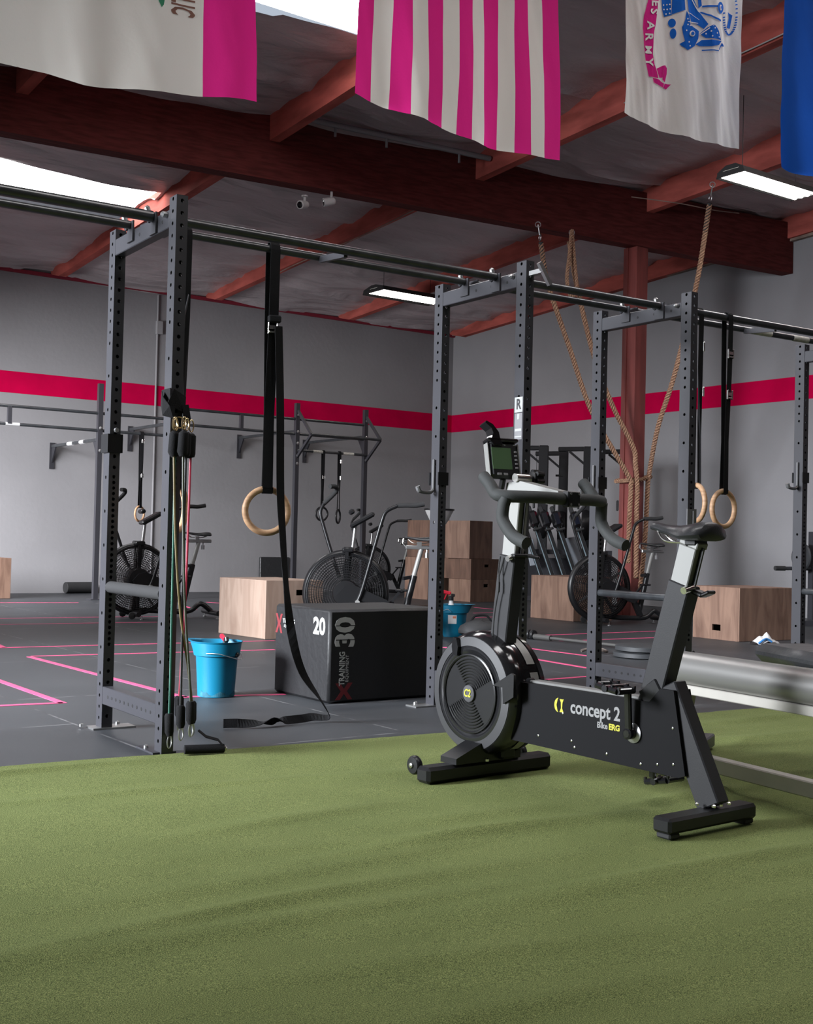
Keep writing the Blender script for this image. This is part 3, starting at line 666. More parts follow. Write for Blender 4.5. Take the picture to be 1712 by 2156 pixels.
lg.prism([(.006, .022), (.026, .022), (.020, .010), (.019, -.010), (.026, -.024), (.006, -.024), (.013, -.010), (.012, .010)], (.112, .0434, .312), (-1, 0, 0), (0, 0, 1), .0012)
lg.build('printed_mark', m_yel, bo)
sc_ = [(.09, .285), (.21, .19), (.045, .195), (.03, .175), (-.12, .175), (-.27, .165), (-.40, .30), (-.34, .175), (-.405, .185)]
for x, z in sc_:
    MB().lathe([(.0045, 0), (.0045, .002), (.002, .003)], axis=(0, 1, 0), o=(x, .0425, z), n=8).build('screw', m_chrome, bo)
# crank, pedals
cr = Vector((-.238, .0, .262))
MB().lathe([(.033, .043), (.033, .048), (.020, .052)], axis=(0, 1, 0), o=cr, n=28).build('crank_boss', m_zinc, bk, smooth=True)
MB().bar(cr + Vector((0, .068, -.012)), cr + Vector((-.0, .078, .150)), .026, .018, upv=(0, 1, 0), bev=.005).lathe([(.019, .048), (.019, .078), (.012, .082)], axis=(0, 1, 0), o=cr, n=20).build('crank_arm', m_plastic_g, bk)
MB().bar(cr + Vector((0, -.068, .012)), cr + Vector((.02, -.078, -.165)), .026, .018, upv=(0, 1, 0), bev=.005).build('crank_arm', m_plastic_g, bk)
def pedal(o, sy, tilt):
    mbx = MB(); R = Matrix.Rotation(tilt, 3, 'Y')
    def P(x, y, z): return Vector(o) + R @ Vector((x, y * sy, z))
    for y in (.012, .085): mbx.tube([P(-.045, y, -.0), P(.045, y, 0)], .011, 8)
    for x in (-.048, .048): mbx.tube([P(x, .010, 0), P(x, .088, 0)], .010, 8)
    mbx.tube([P(0, -.01, 0), P(0, .10, 0)], .012, 10)
    mbx.tube([P(-.03, .03, 0), P(.03, .07, 0)], .006, 6); mbx.tube([P(-.03, .07, 0), P(.03, .03, 0)], .006, 6)
    for x in (-.05, -.02, .02, .05):
        for y in (.012, .085): mbx.box(P(x, y, .010), (.008, .008, .012))
    p_ = mbx.build('pedal', m_plastic_g, bk, smooth=True); return p_
pedal(cr + Vector((.0, .092, .155)), 1, radians(-8)); pedal(cr + Vector((.022, -.092, -.178)), -1, radians(12))
# frame: rear leg, seat tube, seat post
leg = MB(); leg.bar((-.352, 0, .43), (-.532, 0, .070), .088, .058, upv=(0, 1, 0), bev=.004); leg.build('rear_leg', m_bike, bk)
for y in (.035, .055, .0, -.04):
    MB().lathe([(.007, 0), (.007, .006), (.003, .009)], axis=(0, 0, 1), o=(-.560 if y < .05 else -.51, y, .076), n=8).build('bolt', m_chrome, bk)
MB().bar((-.283, 0, .36), (-.402, 0, .765), .088, .062, upv=(0, 1, 0), bev=.004).build('seat_tube', m_bike, bk)
MB().bar((-.275, 0, .36), (-.345, 0, .41), .10, .075, upv=(0, 1, 0), bev=.004).build('lower_bracket', m_plastic, bk)
sp = MB().bar((-.395, .0, .755), (-.431, .0, .885), .070, .050, upv=(0, 1, 0), bev=.003).build('seat_post', m_alu, bk)
MB().bar((-.4215, 0, .755), (-.4575, 0, .885), .046, .006, upv=(0, 1, 0)).build('post_channel', m_plastic, sp)
MB().bar((-.433, .0, .884), (-.440, .0, .905), .074, .054, upv=(0, 1, 0), bev=.003).build('post_cap', m_alu, sp)
MB().tube([(-.436, .0, .753), (-.436, .047, .742), ], .012, 12).build('post_bolt', m_chrome, sp, smooth=True)
MB().bar((-.43, -.01, .742), (-.478, -.01, .728), .04, .016, bev=.005).bar((-.474, -.01, .729), (-.505, -.01, .742), .04, .012, bev=.004).build('height_lever', m_plastic, bk)
# saddle
def saddle(parent, o, s=1., name='saddle', m=None, railm=None, sx=1., sz=1.):
    V = []; Fs = []; xs = [.145, .135, .11, .07, .03, -.01, -.05, -.09, -.125, -.15, -.162]; n = 14
    W = [.012, .019, .023, .026, .034, .052, .074, .088, .088, .070, .03]; Hh = [.012, .016, .019, .022, .025, .029, .034, .038, .040, .038, .022]
    Zt = [.001, .004, .004, -.001, -.003, -.004, -.002, .002, .004, .002, -.004]
    for i, x in enumerate(xs):
        for k in range(n):
            t = 2 * pi * k / n; yy = W[i] * cos(t); zz = Hh[i] * .5 * sin(t) * (1. if sin(t) > 0 else 1.25) - .012 * (abs(cos(t)) ** 3) * (W[i] / .088)
            V.append(Vector((x * sx, yy, Zt[i] * sz - Hh[i] * .4 * sz + zz * sz)) * s + Vector(o))
    for i in range(len(xs) - 1):
        for k in range(n): Fs.append((i * n + k, i * n + (k + 1) % n, (i + 1) * n + (k + 1) % n, (i + 1) * n + k))
    Fs += [tuple(range(n)), tuple((len(xs) - 1) * n + k for k in range(n))]
    so = MB().add(V, Fs).build(name, m or m_vinyl_s, parent, smooth=True)
    r = MB()
    for y in (-.02, .02):
        r.tube([Vector((p[0] * sx, p[1], p[2])) * s + Vector(o) for p in path([(.105, y * .6, -.02), (.075, y, -.045), (.04, y, -.055), (-.04, y, -.055), (-.10, y * 1.3, -.04), (-.13, y * 1.6, -.02)], 4)], .0036 * s, 8)
    r.build('saddle_rails', railm or m_chrome, so, smooth=True); return so
m_vinyl_s = mat('saddle_vinyl', (.022, .023, .025), .35, bump=.1, bump_scale=200)
saddle(bk, (-.385, 0, .953), sx=.84, sz=1.4)
MB().box((-.445, 0, .902), (.05, .062, .034), bev=.006).build('saddle_clamp', m_plastic, bk)
# mast
MB().bar((.455, 0, .50), (.412, 0, .835), .088, .060, upv=(0, 1, 0), bev=.004).build('front_mast', m_bike, bk)
ms = MB().bar((.411, 0, .825), (.384, 0, 1.085), .070, .050, upv=(0, 1, 0), bev=.003).build('mast_extrusion', m_alu, bk)
sl = MB().bar((.3855, 0, .83), (.3605, 0, 1.07), .040, .004, upv=(0, 1, 0))
for k in range(14): sl.box((.382 - .0015 * k * 1.2, 0, .85 + .016 * k), (.006, .03, .004))
sl.build('mast_slot', m_plastic, ms)
MB().tube([(.386, .0, .832), (.386, .05, .822)], .011, 12).build('mast_bolt', m_chrome, ms, smooth=True)
MB().bar((.385, .03, .835), (.352, -.04, .835), .05, .014, bev=.004).bar((.352, -.02, .835), (.318, -.05, .828), .035, .012, bev=.004).build('mast_lever', m_plastic, bk)
# tilted top arm to the handlebar clamp
MB().prism([(.425, 1.075), (.420, 1.108), (.345, 1.112), (.15, 1.072), (.135, 1.035), (.20, 1.025), (.35, 1.045)], (0, 0, 0), (1, 0, 0), (0, 0, 1), .060).build('top_arm', m_alu, bk)
MB().bar((.346, 0, 1.105), (.356, 0, 1.05), .066, .006, upv=(0, 1, 0)).build('arm_seam', m_plastic, bk)
MB().tube([(.365, .04, 1.125), (.365, -.04, 1.125)], .016, 14).build('monitor_pivot', m_chrome, bk, smooth=True)
kn = MB()
for k in range(5): kn.tube([(.36 + .022 * cos(2 * pi * k / 5), -.05, 1.13 + .022 * sin(2 * pi * k / 5)), (.36 + .022 * cos(2 * pi * k / 5), -.085, 1.13 + .022 * sin(2 * pi * k / 5))], .010, 8)
kn.tube([(.36, -.04, 1.13), (.36, -.085, 1.13)], .022, 12); kn.build('pivot_knob', m_plastic, bk, smooth=True)
hb = MB(); hb.tube(path([(.300, .255, 1.118), (.262, .255, 1.085), (.235, .255, 1.055), (.205, .250, 1.047), (.175, .22, 1.045), (.135, .12, 1.045), (.125, .0, 1.043), (.135, -.12, 1.045), (.175, -.22, 1.045), (.205, -.250, 1.047), (.235, -.255, 1.055), (.262, -.255, 1.085), (.300, -.255, 1.118)], 6), .022, 14)
for sg in (-1, 1): hb.tube(path([(.190, sg * .245, 1.04), (.197, sg * .250, 1.01), (.197, sg * .252, .965), (.165, sg * .252, .925), (.13, sg * .252, .900), (.075, sg * .252, .882)], 6), .022, 14)
for sg in (-1, 1): hb.lathe([(.020, 0), (.020, .004), (.010, .009)], axis=(.037, 0, .033), o=(.300, sg * .255, 1.118), n=14)
hb.build('drop_handlebar', mat('handlebar_grip', (.034, .037, .037), .75, bump=.15, bump_scale=300), bk, smooth=True)
cl = MB(); cl.box((.112, 0, 1.043), (.034, .062, .058), bev=.004); clo = cl.build('handlebar_clamp', m_plastic, bk)
for y in (-.020, .020):
    for z in (-.019, .019): MB().lathe([(.0048, 0), (.0048, .004)], axis=(-1, 0, 0), o=(.0955, y, 1.043 + z), n=8).build('clamp_bolt', m_chrome, clo)
# monitor
MM = Matrix.Translation((.43, .045, 1.190)) @ Matrix.Rotation(radians(166), 4, 'Z') @ Matrix.Rotation(radians(-14), 4, 'Y')
mon = bpy.data.objects.new('monitor', None); COL.objects.link(mon); mon.parent = bk; mon.matrix_local = MM
# local frame of the monitor: x = out of the screen, y = right, z = up  (parts belong to the monitor)
cs = MB().box((.0, 0, .0), (.038, .125, .142), bev=.012).build('monitor_case', m_plastic, mon)
for sy_ in (-1, 1): MB().box((.0, sy_ * .0645, .0), (.030, .006, .13), bev=.002).build('case_side', m_alu, mon)
MB().box((.0188, -.012, .003), (.002, .082, .084)).build('lcd_screen', m_lcd, mon)
bt = MB()
for k in range(5): bt.box((.0195, .048, .030 - .0155 * k), (.003, .012, .007), bev=.001)
for yy in (-.028, -.002, .040): bt.box((.0195, yy, -.058), (.003, .018, .009), bev=.001)
bt.build('buttons', m_grey, mon)
text('monitor_name', 'CONCEPT 2', .0095, m_print, mon, face_frame((.0198, -.018, .056), (0, 1, 0), (0, 0, 1)), ext=.0003)
text('monitor_model', 'PM5', .008, m_print, mon, face_frame((.0198, .048, .056), (0, 1, 0), (0, 0, 1)), ext=.0003)
hk = MB(); hk.prism([(-.010, .055), (.03, .055), (.020, .085), (.018, .105), (-.004, .135), (-.03, .148), (-.036, .140), (-.012, .120), (-.006, .10), (-.020, .07)], (.0, -.035, 0), (0, 1, 0), (0, 0, 1), .05); hk.box((0, 0, .076), (.05, .13, .014), bev=.004)
hk.build('phone_cradle', m_plastic_g, mon)
MB().tube([(-.01, 0, -.07), (-.03, 0, -.10)], .012, 10).build('monitor_neck', m_plastic, mon)
# cables
MB().tube(path([(.49, .05, 1.15), (.46, .10, 1.10), (.42, .09, 1.06), (.40, .06, 1.04)], 6), .003, 6).build('cable', m_rubber, bk, smooth=True)
MB().tube(path([(.43, .045, .83), (.436, .047, .78), (.43, .047, .72), (.444, .047, .66), (.455, .047, .60), (.46, .047, .53)], 6), .0028, 6).tube(path([(.408, .047, .825), (.42, .047, .79), (.434, .047, .75), (.430, .047, .72)], 6), .0028, 6).box((.4315, .049, .715), (.008, .008, .04), bev=.002).build('cable', m_rubber, bk, smooth=True)

# ================================================================== FLOOR: tape lines (each strip a thing stuck to the mats)
def ground(u, v, z=0.):
    """point of the floor seen at a pixel of the photograph (used as a survey of the floor)"""
    d = fw + rt * ((u - 856) / F_PX) - up * ((v - 1078) / F_PX)
    return Vector((0, 0, CAM_Z)) + d * ((z - CAM_Z) / d.z)
TAPES = [(-40, 1420, 133, 1481, 'lower of the two slanting pink tape lines at the left picture edge'), (133, 1480, -60, 1489, 'pink tape line running level into the corner nearest the left picture edge'),
 (62, 1383, 395, 1470, 'slanting pink tape line passing behind the left upright pair'), (66, 1382, 578, 1368, 'pink tape line starting at the slanting one and running to the black foam box'),
 (0, 1364, 578, 1349, 'pink tape line just beyond the one that meets the slanting line'), (-40, 1342, 10, 1364, 'short slanting pink tape end at the left picture edge'),
 (375, 1468, 600, 1462, 'pink tape line under the blue bucket left of the black foam box'), (-60, 1303, 345, 1298, 'thin pink tape line in front of the left fan bike feet'), (-60, 1316, 330, 1310, 'thin pink tape line second in front of the left fan bike feet'),
 (-60, 1269, 165, 1269, 'farthest pink tape line, below the foam roller'), (385, 1275, 412, 1284, 'short slanting pink tape piece behind the rear foot of the left fan bike'), (436, 1268, 465, 1270, 'short pink tape piece at the left edge of the pale plywood box'),
 (935, 1363, 1010, 1371, 'short pink tape piece behind the flywheel housing'), (1000, 1279, 1040, 1283, 'faint pink tape line nearest the stacked plywood boxes'), (998, 1291, 1040, 1290, 'faint pink tape line right of the second bucket'), (1000, 1301, 1040, 1299, 'faint pink tape line level with the second bucket rim'),
 (1105, 1339, 1410, 1328, 'pink tape line nearest the middle plywood box'), (1180, 1350, 1400, 1342, 'pink tape line just beyond the barbell'), (1090, 1362, 1245, 1382, 'slanting pink tape line just behind the barbell sleeve'),
 (1110, 1385, 1245, 1408, 'slanting pink tape line between the flywheel and the middle upright'), (1140, 1432, 1245, 1424, 'pink tape line closest to the flywheel and the turf')]
for (u0, v0, u1, v1, lab) in TAPES:
    p, q = ground(u0, v0), ground(u1, v1); p.z = q.z = .0012
    wd_ = .045 if min(v0, v1) > 1345 or u0 > 1000 else .04
    c = (p + q) / 2; o = MB().bar(p - c, q - c, wd_, .0016).build('floor_tape', m_pink); o.location = c; tag(o, lab, 'floor tape', 'pink tape lines on the rubber floor')

# ------------------------------------------------------------------ plyometric boxes: each five panels, open hand hole shown as a real recess
def ply_box(label, c, yaw, lx, ly, h, m, hole=None, z0=0., name='plywood_box', group=None):
    """c = near corner; the box extends lx along local x and ly along local y"""
    t = thing(name, label, 'plyometric box', at((c[0], c[1], z0 + .001), yaw), group)
    T = .018; W = MB()
    def panel(nm, cc, dd, hole_=None):
        mbx = MB()
        if hole_ is None: mbx.box(cc, dd, bev=.0025)
        else:
            (hx, hz, hw, hh) = hole_; cx_, cy_, cz_ = cc; dx, dy, dz = dd; ax = 0 if dx > dy else 1
            def seg(a0, a1, z0_, z1_):
                ctr = [cx_, cy_, (z0_ + z1_) / 2]; dim = [dx, dy, z1_ - z0_]; ctr[ax] = (a0 + a1) / 2; dim[ax] = a1 - a0; mbx.box(ctr, dim)
            A0 = (cx_ if ax == 0 else cy_) - (dx if ax == 0 else dy) / 2; A1 = A0 + (dx if ax == 0 else dy); Z0, Z1 = cz_ - dz / 2, cz_ + dz / 2
            seg(A0, hx - hw / 2, Z0, Z1); seg(hx + hw / 2, A1, Z0, Z1); seg(hx - hw / 2, hx + hw / 2, Z0, hz - hh / 2); seg(hx - hw / 2, hx + hw / 2, hz + hh / 2, Z1)
        return mbx.build(nm, m, t)
    hf = hole or {}
    panel('front_panel', (lx / 2, T / 2, h / 2), (lx, T, h), hf.get('x')); panel('back_panel', (lx / 2, ly - T / 2, h / 2), (lx, T, h))
    panel('side_panel', (T / 2, ly / 2, h / 2), (T, ly - 2 * T, h), hf.get('y')); panel('side_panel', (lx - T / 2, ly / 2, h / 2), (T, ly - 2 * T, h))
    panel('top_panel', (lx / 2, ly / 2, h - T / 2), (lx - 2 * T - .001, ly - 2 * T - .001, T)); panel('bottom_panel', (lx / 2, ly / 2, T / 2), (lx - 2 * T - .001, ly - 2 * T - .001, T))
    return t
ply_box('pale plywood box with a slot left of the black foam box', (-1.202, 10.487), radians(40.6), .61, .76, .508, m_ply, {'x': (.38, .40, .12, .05)})
ply_box('brown plywood box at the far right with a low black slot', (3.171, 11.423), radians(32), .76, .60, .508, m_ply2, {'y': (.29, .115, .11, .06)})
ply_box('plywood box in the middle in front of the leaning black machines', (1.936, 13.815), radians(35), .61, .745, .508, m_ply2)
ply_box('light plywood box cut off by the left picture edge', (-5.78, 15.38), radians(36), .76, .61, .53, m_ply2, name='plywood_box')
# the stack near the corner
SY = radians(38)
def stack_pt(u, v): p = ground(u, v); return (p.x, p.y)
def offs(p, a, b): return (p[0] + a * cos(SY) - b * sin(SY), p[1] + a * sin(SY) + b * cos(SY))
sp0 = (.963, 17.681)
ply_box('bottom plywood box of the stack with a black hand slot', sp0, SY, .56, .50, .33, m_ply2, {'x': (.30, .24, .09, .05)}, group=None)
ply_box('second plywood box of the stack with a pale slot in the dark side', sp0, SY, .57, .62, .30, m_ply3, {'x': (.31, .20, .09, .04)}, z0=.332)
ply_box('upper right plywood box standing on the stack', offs(sp0, -.02, .02), SY + radians(6), .50, .50, .56, m_ply2, z0=.634)
ply_box('upper left dark plywood box standing beside the pair on the stack', offs(sp0, -.24, .66), SY, .46, .56, .56, m_ply3, z0=.634)
ply_box('tall plywood box under the upper left dark one, behind the second bucket', offs(sp0, -.24, .70), SY, .55, .56, .632, m_ply2)

# ------------------------------------------------------------------ black foam box
fb = thing('foam_plyo_box', 'large black vinyl foam jump box printed 20 and 30 behind the rig', 'jump box', at((-.398, 6.485, .002), radians(35.5)))
FB = MB().box((.38, .297, .252), (.76, .594, .504), bev=.014).build('cover', m_foamblk, fb, smooth=True)
fx = lambda x, z: face_frame((x, -.0006, z), (1, 0, 0), (0, 0, 1)); fxr = lambda x, z: face_frame((x, -.0006, z), (0, 0, 1), (-1, 0, 0))
fyl = lambda y, z: face_frame((-.0006, y, z), (0, -1, 0), (0, 0, 1))
text('printed_number', '30', .165, m_print, FB, fxr(.105, .380), sx=1.0, bold=.006)
MB().box((.105, -.0014, .417), (.13, .0012, .004)).box((.105, -.0014, .340), (.13, .0012, .004)).build('stencil_gap', m_foamblk, FB)
text('printed_word', 'TRAINING', .048, m_print, FB, fxr(.086, .185), sx=.83, bold=.001)
text('printed_word', 'EQUIPMENT', .027, m_print, FB, fxr(.118, .185), sx=1.0)
xm = lambda n, w_, h_: [(-w_, -h_), (-w_ * .45, -h_), (0, -h_ * .28), (w_ * .45, -h_), (w_, -h_), (w_ * .35, 0), (w_, h_), (w_ * .45, h_), (0, h_ * .28), (-w_ * .45, h_), (-w_, h_), (-w_ * .35, 0)]
MB().prism(xm(0, .055, .045), (.100, -.0006, .062), (1, 0, 0), (0, 0, 1), .0014).build('printed_mark', m_redprint, FB)
text('printed_number', '20', .125, mat('dimmed_white_print', (.26, .265, .26), .7), FB, fyl(.105, .405), sx=1.0, bold=.005)  # white ink darkened to offset the stronger light on this side
text('printed_word', 'TRAINING', .034, m_print, FB, fyl(.435, .412), sx=.85, bold=.0006)
text('printed_word', 'EQUIPMENT', .020, m_print, FB, fyl(.435, .383), sx=1.0)
MB().prism(xm(0, .040, .055), (-.0006, .545, .395), (0, -1, 0), (0, 0, 1), .0014).build('printed_mark', m_redprint, FB)

# ------------------------------------------------------------------ buckets
def bucket(label, loc, rz, R=.125, H=.30, sticker=False):
    t = thing('bucket', label, 'bucket', at(loc, rz))
    n = 56; prof = [(.0, .012, 0), (.80, .0, 0), (.815, .004, 0), (.93, .72, 0), (.95, .74, 0), (1.02, .745, .02), (1.09, .97, .5), (1.13, .985, .8), (1.14, 1.0, .9), (1.09, 1.0, .9), (1.06, .985, .6), (.99, .76, .1), (.91, .73, 0), (.79, .03, 0), (0, .03, 0)]
    V = []; Fs = []
    for r, h, sp_ in prof:
        for k in range(n):
            a = 2 * pi * k / n; lip = max(0, cos(a)) ** 10 * .42 * sp_
            V.append((R * (r + lip) * cos(a), R * r * sin(a), H * (h + (.02 * max(0, cos(a)) ** 6 * sp_))))
    for i in range(len(prof) - 1):
        for k in range(n): Fs.append((i * n + k, i * n + (k + 1) % n, (i + 1) * n + (k + 1) % n, (i + 1) * n + k))
    body_ = MB().add(V, Fs).build('pail', m_blue, t, smooth=True)
    MB().tube(path([(0, -R * 1.08, H * .80), (-.03, -R * 1.12, H * .86), (-R * .6, -R * 1.02, H * .80), (-R * 1.10, -R * .3, H * .70), (-R * 1.12, R * .3, H * .70), (-R * .6, R * 1.02, H * .80), (0, R * 1.08, H * .80)], 6), .0022, 6).build('wire_handle', m_zinc, t, smooth=True)
    MB().lathe([(.010, 0), (.010, .012)], axis=(0, -1, 0), o=(0, -R * 1.0, H * .79), n=12).build('handle_lug', m_blue, t)
    return t, body_
b1, b1b = bucket('bright blue plastic bucket standing between the nearest upright and the black foam box', (-1.035, 6.72, .001), radians(163), R=.124, H=.305)
scf = MB(); V = []; Fs = []
for k in range(25):
    a = radians(60) + radians(150) * k / 24; hh = .022 + .016 * noise.noise(Vector((k * .6, 1, 0))) + .010 * sin(k * .7)
    for z in (.004, max(.01, hh)): r = .124 * (.8165 + .115 * z / .305 / .72) + .0012; V.append((r * cos(a), r * sin(a), z + .001))
for k in range(24): Fs.append((2 * k, 2 * k + 2, 2 * k + 3, 2 * k + 1))
MB().add(V, Fs).build('scuff_marks', m_scuff, b1b, fix=False)
MB().lathe([(.013, -.004), (.013, .012), (.009, .016)], axis=(cos(radians(173)), sin(radians(173)), 0), o=(.124 * cos(radians(173)), .124 * sin(radians(173)), .235), n=14).build('handle_grip', m_plastic, b1)
b2, b2b = bucket('blue bucket with a paper label, beyond the middle upright, holding a spray bottle', (.455, 11.28, .001), radians(-10), R=.140, H=.30)
st2 = MB()
V = []; Fs = []
for k in range(9):
    a = radians(-102) + radians(36) * k / 8
    for z in (.125, .205): r = .140 * (.8165 + .115 * z / .30 / .72) + .001; V.append((r * cos(a), r * sin(a), z))
for k in range(8): Fs.append((2 * k, 2 * k + 2, 2 * k + 3, 2 * k + 1))
so_ = MB().add(V, Fs).build('paper_label', mat('paper_label', (.6, .6, .6), .7), b2b, fix=False)
V = []; Fs = []
for k in range(5):
    a = radians(-82) + radians(13) * k / 4
    for z in (.175, .195): r = .140 * (.8165 + .115 * z / .30 / .72) + .002; V.append((r * cos(a), r * sin(a), z))
for k in range(4): Fs.append((2 * k, 2 * k + 2, 2 * k + 3, 2 * k + 1))
MB().add(V, Fs).build('label_print', mat('orange_print', (.55, .18, .10), .7), so_, fix=False)
def spray(label, loc, rz, tilt, trig=m_redp, sc=1.):
    t = thing('spray_bottle', label, 'spray bottle', at(loc, rz) @ Matrix.Rotation(tilt, 4, 'Y') @ Matrix.Scale(sc, 4))
    MB().lathe([(.001, .0), (.040, .002), (.042, .02), (.042, .13), (.036, .16), (.018, .20), (.014, .215), (.014, .23)], n=24).build('bottle', m_white, t, smooth=True)
    MB().lathe([(.017, .226), (.017, .25), (.010, .256)], n=14).bar((.0, 0, .262), (-.025, 0, .258), .02, .02, bev=.004).build('collar', m_plastic, t)
    MB().bar((.0, 0, .272), (.062, 0, .285), .020, .022, bev=.005).bar((.055, 0, .285), (.072, 0, .278), .014, .016, bev=.003).bar((.03, 0, .27), (.045, 0, .232), .012, .007).build('trigger_head', trig, t)
    return t
spray('white spray bottle with red trigger standing in the second blue bucket', (.440, 11.25, .016), radians(178), radians(1), sc=1.42)
sb = thing('spray_bottle', 'red and black spray head poking out of the nearest blue bucket', 'spray bottle', at((-.985, 6.735, .016), radians(120)) @ Matrix.Rotation(radians(4), 4, 'Y'))
MB().lathe([(.001, .0), (.036, .002), (.038, .02), (.038, .16), (.03, .20), (.013, .24), (.013, .262)], n=24).build('bottle', m_white, sb, smooth=True)
MB().lathe([(.015, .26), (.015, .285)], n=12).bar((.0, 0, .29), (-.03, 0, .30), .022, .03, bev=.004).build('collar', m_plastic, sb)
MB().bar((.005, 0, .295), (.06, 0, .318), .022, .024, bev=.005).build('trigger_head', m_redp, sb)

# ------------------------------------------------------------------ fan bikes
def fan_bike(name='fan_bike'):
    t = thing(name, 'x', 'fan bike'); c = Vector((.36, 0, .41)); R = .352
    cage = MB()
    for sy in (-1, 1):
        for rr, yy in ((R, .055), (R * .96, .070), (R * .92, .085), (R * .86, .095), (R * .80, .10), (R * .74, .104), (R * .68, .107), (R * .62, .109), (R * .56, .111), (R * .50, .112), (R * .44, .113), (R * .38, .114)): cage.torus(c + Vector((0, sy * yy, 0)), (0, 1, 0), rr, .0036 if rr < R else .008, 44, 4)
        for k in range(84):
            a = 2 * pi * k / 84; d = Vector((cos(a), 0, sin(a)))
            cage.bar(c + d * .115 + Vector((0, sy * .115, 0)), c + d * R * .80 + Vector((0, sy * .101, 0)), .0034, .0034, upv=(0, 1, 0)); cage.bar(c + d * R * .80 + Vector((0, sy * .101, 0)), c + d * R + Vector((0, sy * .05, 0)), .0028, .0028, upv=(0, 1, 0))
    cage.build('fan_cage', m_plastic, t)
    MB().torus(c, (0, 1, 0), R + .004, .016, 56, 8, flat=2.2).build('outer_rim', m_plastic, t, smooth=True)
    MB().lathe([(.05, -.125), (.11, -.122), (.12, -.10), (.12, .10), (.11, .122), (.05, .125)], axis=(0, 1, 0), o=c, n=32).build('fan_hub', m_plastic, t, smooth=True)
    bl = MB()
    for k in range(8):
        a = 2 * pi * k / 8 + .2; d = Vector((cos(a), 0, sin(a))); bl.bar(c + d * .10, c + d * R * .93, .085, .004, upv=Vector((0, 1, 0)).cross(d))
    bl.build('fan_blades', m_char, t)
    MB().prism([(.44, .40), (.38, .47), (.30, .49), (.0, .36), (-.06, .29), (.0, .24), (.25, .33), (.40, .33)], (0, .135, 0), (1, 0, 0), (0, 0, 1), .045).build('chain_guard', m_plastic, t)
    fr = MB(); fr.bar((.34, 0, .76), (.38, 0, .08), .06, .045, upv=(0, 1, 0)); fr.bar((.36, .07, .78), (.36, .07, .08), .03, .03, upv=(0, 1, 0)).bar((.36, -.07, .78), (.36, -.07, .08), .03, .03, upv=(0, 1, 0))
    fr.bar((.36, -.09, .075), (.36, .09, .075), .05, .03).box((.35, 0, .79), (.10, .18, .05), bev=.012)
    fr.tube(path([(.36, 0, .09), (.0, 0, .07), (-.22, 0, .075), (-.34, 0, .15), (-.46, 0, .07)], 6), .028, 10)
    fr.bar((-.04, 0, .33), (-.16, 0, .09), .05, .06, upv=(0, 1, 0)).bar((.3, 0, .38), (-.06, 0, .30), .06, .06, upv=(0, 1, 0))
    fr.build('frame', m_plastic, t, smooth=True)
    MB().tube([(.40, -.28, .055), (.40, .28, .055)], .026, 12).build('front_stabiliser', m_plastic, t, smooth=True)
    MB().tube([(-.46, -.27, .06), (-.46, .27, .06)], .028, 12).build('rear_stabiliser', m_plastic, t, smooth=True)
    for sy in (-1, 1):
        MB().lathe([(.012, -.015), (.036, -.012), (.038, 0), (.036, .012), (.012, .015)], axis=(0, 1, 0), o=(.45, sy * .20, .04), n=18).build('transport_wheel', m_rubber, t, smooth=True)
        MB().lathe([(.018, .0), (.018, .008), (.006, .012), (.006, .04)], o=(-.46, sy * .22, 0), n=10).build('levelling_foot', m_zinc, t)
        MB().lathe([(.018, .0), (.018, .008), (.006, .012), (.006, .04)], o=(.36, sy * .25, 0), n=10).build('levelling_foot', m_zinc, t)
    MB().tube([(.31, 0, .78), (.285, 0, 1.03)], .017, 10).build('console_post', m_zinc, t, smooth=True)
    R2 = Matrix.Rotation(radians(30), 3, 'Y')
    MB().box((.23, 0, 1.055), (.24, .18, .045), R2, bev=.015).box((.325, 0, 1.125), (.05, .15, .045), R2, bev=.012).build('console', m_plastic, t)
    for sy, P, G in ((1, [(.26, .16, .34), (.22, .17, .45), (.13, .20, .80), (.07, .21, 1.03), (.03, .21, 1.13), (-.07, .21, 1.185)], [(-.07, .21, 1.185), (-.15, .21, 1.19), (-.22, .21, 1.19), (-.30, .21, 1.205)]),
                     (-1, [(.42, -.16, .55), (.48, -.17, .72), (.57, -.20, 1.0), (.60, -.21, 1.12), (.57, -.22, 1.20)], [(.57, -.22, 1.20), (.50, -.22, 1.27), (.46, -.21, 1.32), (.47, -.17, 1.35), (.52, -.12, 1.35)])):
        ar = MB().tube(path(P, 5), .0165, 10).build('arm_lever', m_plastic, t, smooth=True)
        MB().tube(path(G, 5), .021, 10).build('foam_grip', m_foamgrip, ar, smooth=True)
        MB().tube([(P[0][0], sy * .12, P[0][2]), (P[0][0], sy * .22, P[0][2])], .02, 10).build('foot_peg', m_alu, ar, smooth=True)
    saddle(t, (-.28, 0, .915), s=1.0, sx=.95)
    MB().bar((-.16, 0, .825), (-.44, 0, .825), .045, .035, bev=.006).box((-.28, 0, .855), (.04, .05, .04)).tube([(-.35, 0, .81), (-.35, 0, .775)], .008, 8).tube([(-.35, 0, .78), (-.35, 0, .735)], .018, 10).build('seat_slider', m_zinc, t)
    MB().tube([(-.16, -.0, .835), (-.135, 0, .86), (-.14, 0, .90)], .009, 8).build('slider_lever', m_chrome, t)
    MB().tube([(-.30, 0, .81), (-.235, 0, .56)], .022, 12).build('seat_post', m_alu, t, smooth=True)
    MB().tube([(-.24, 0, .575), (-.14, 0, .12)], .031, 12).bar((-.20, .02, .56), (-.14, .05, .55), .03, .03).build('seat_tube', m_plastic, t, smooth=True)
    ck = Vector((-.02, 0, .32)); 
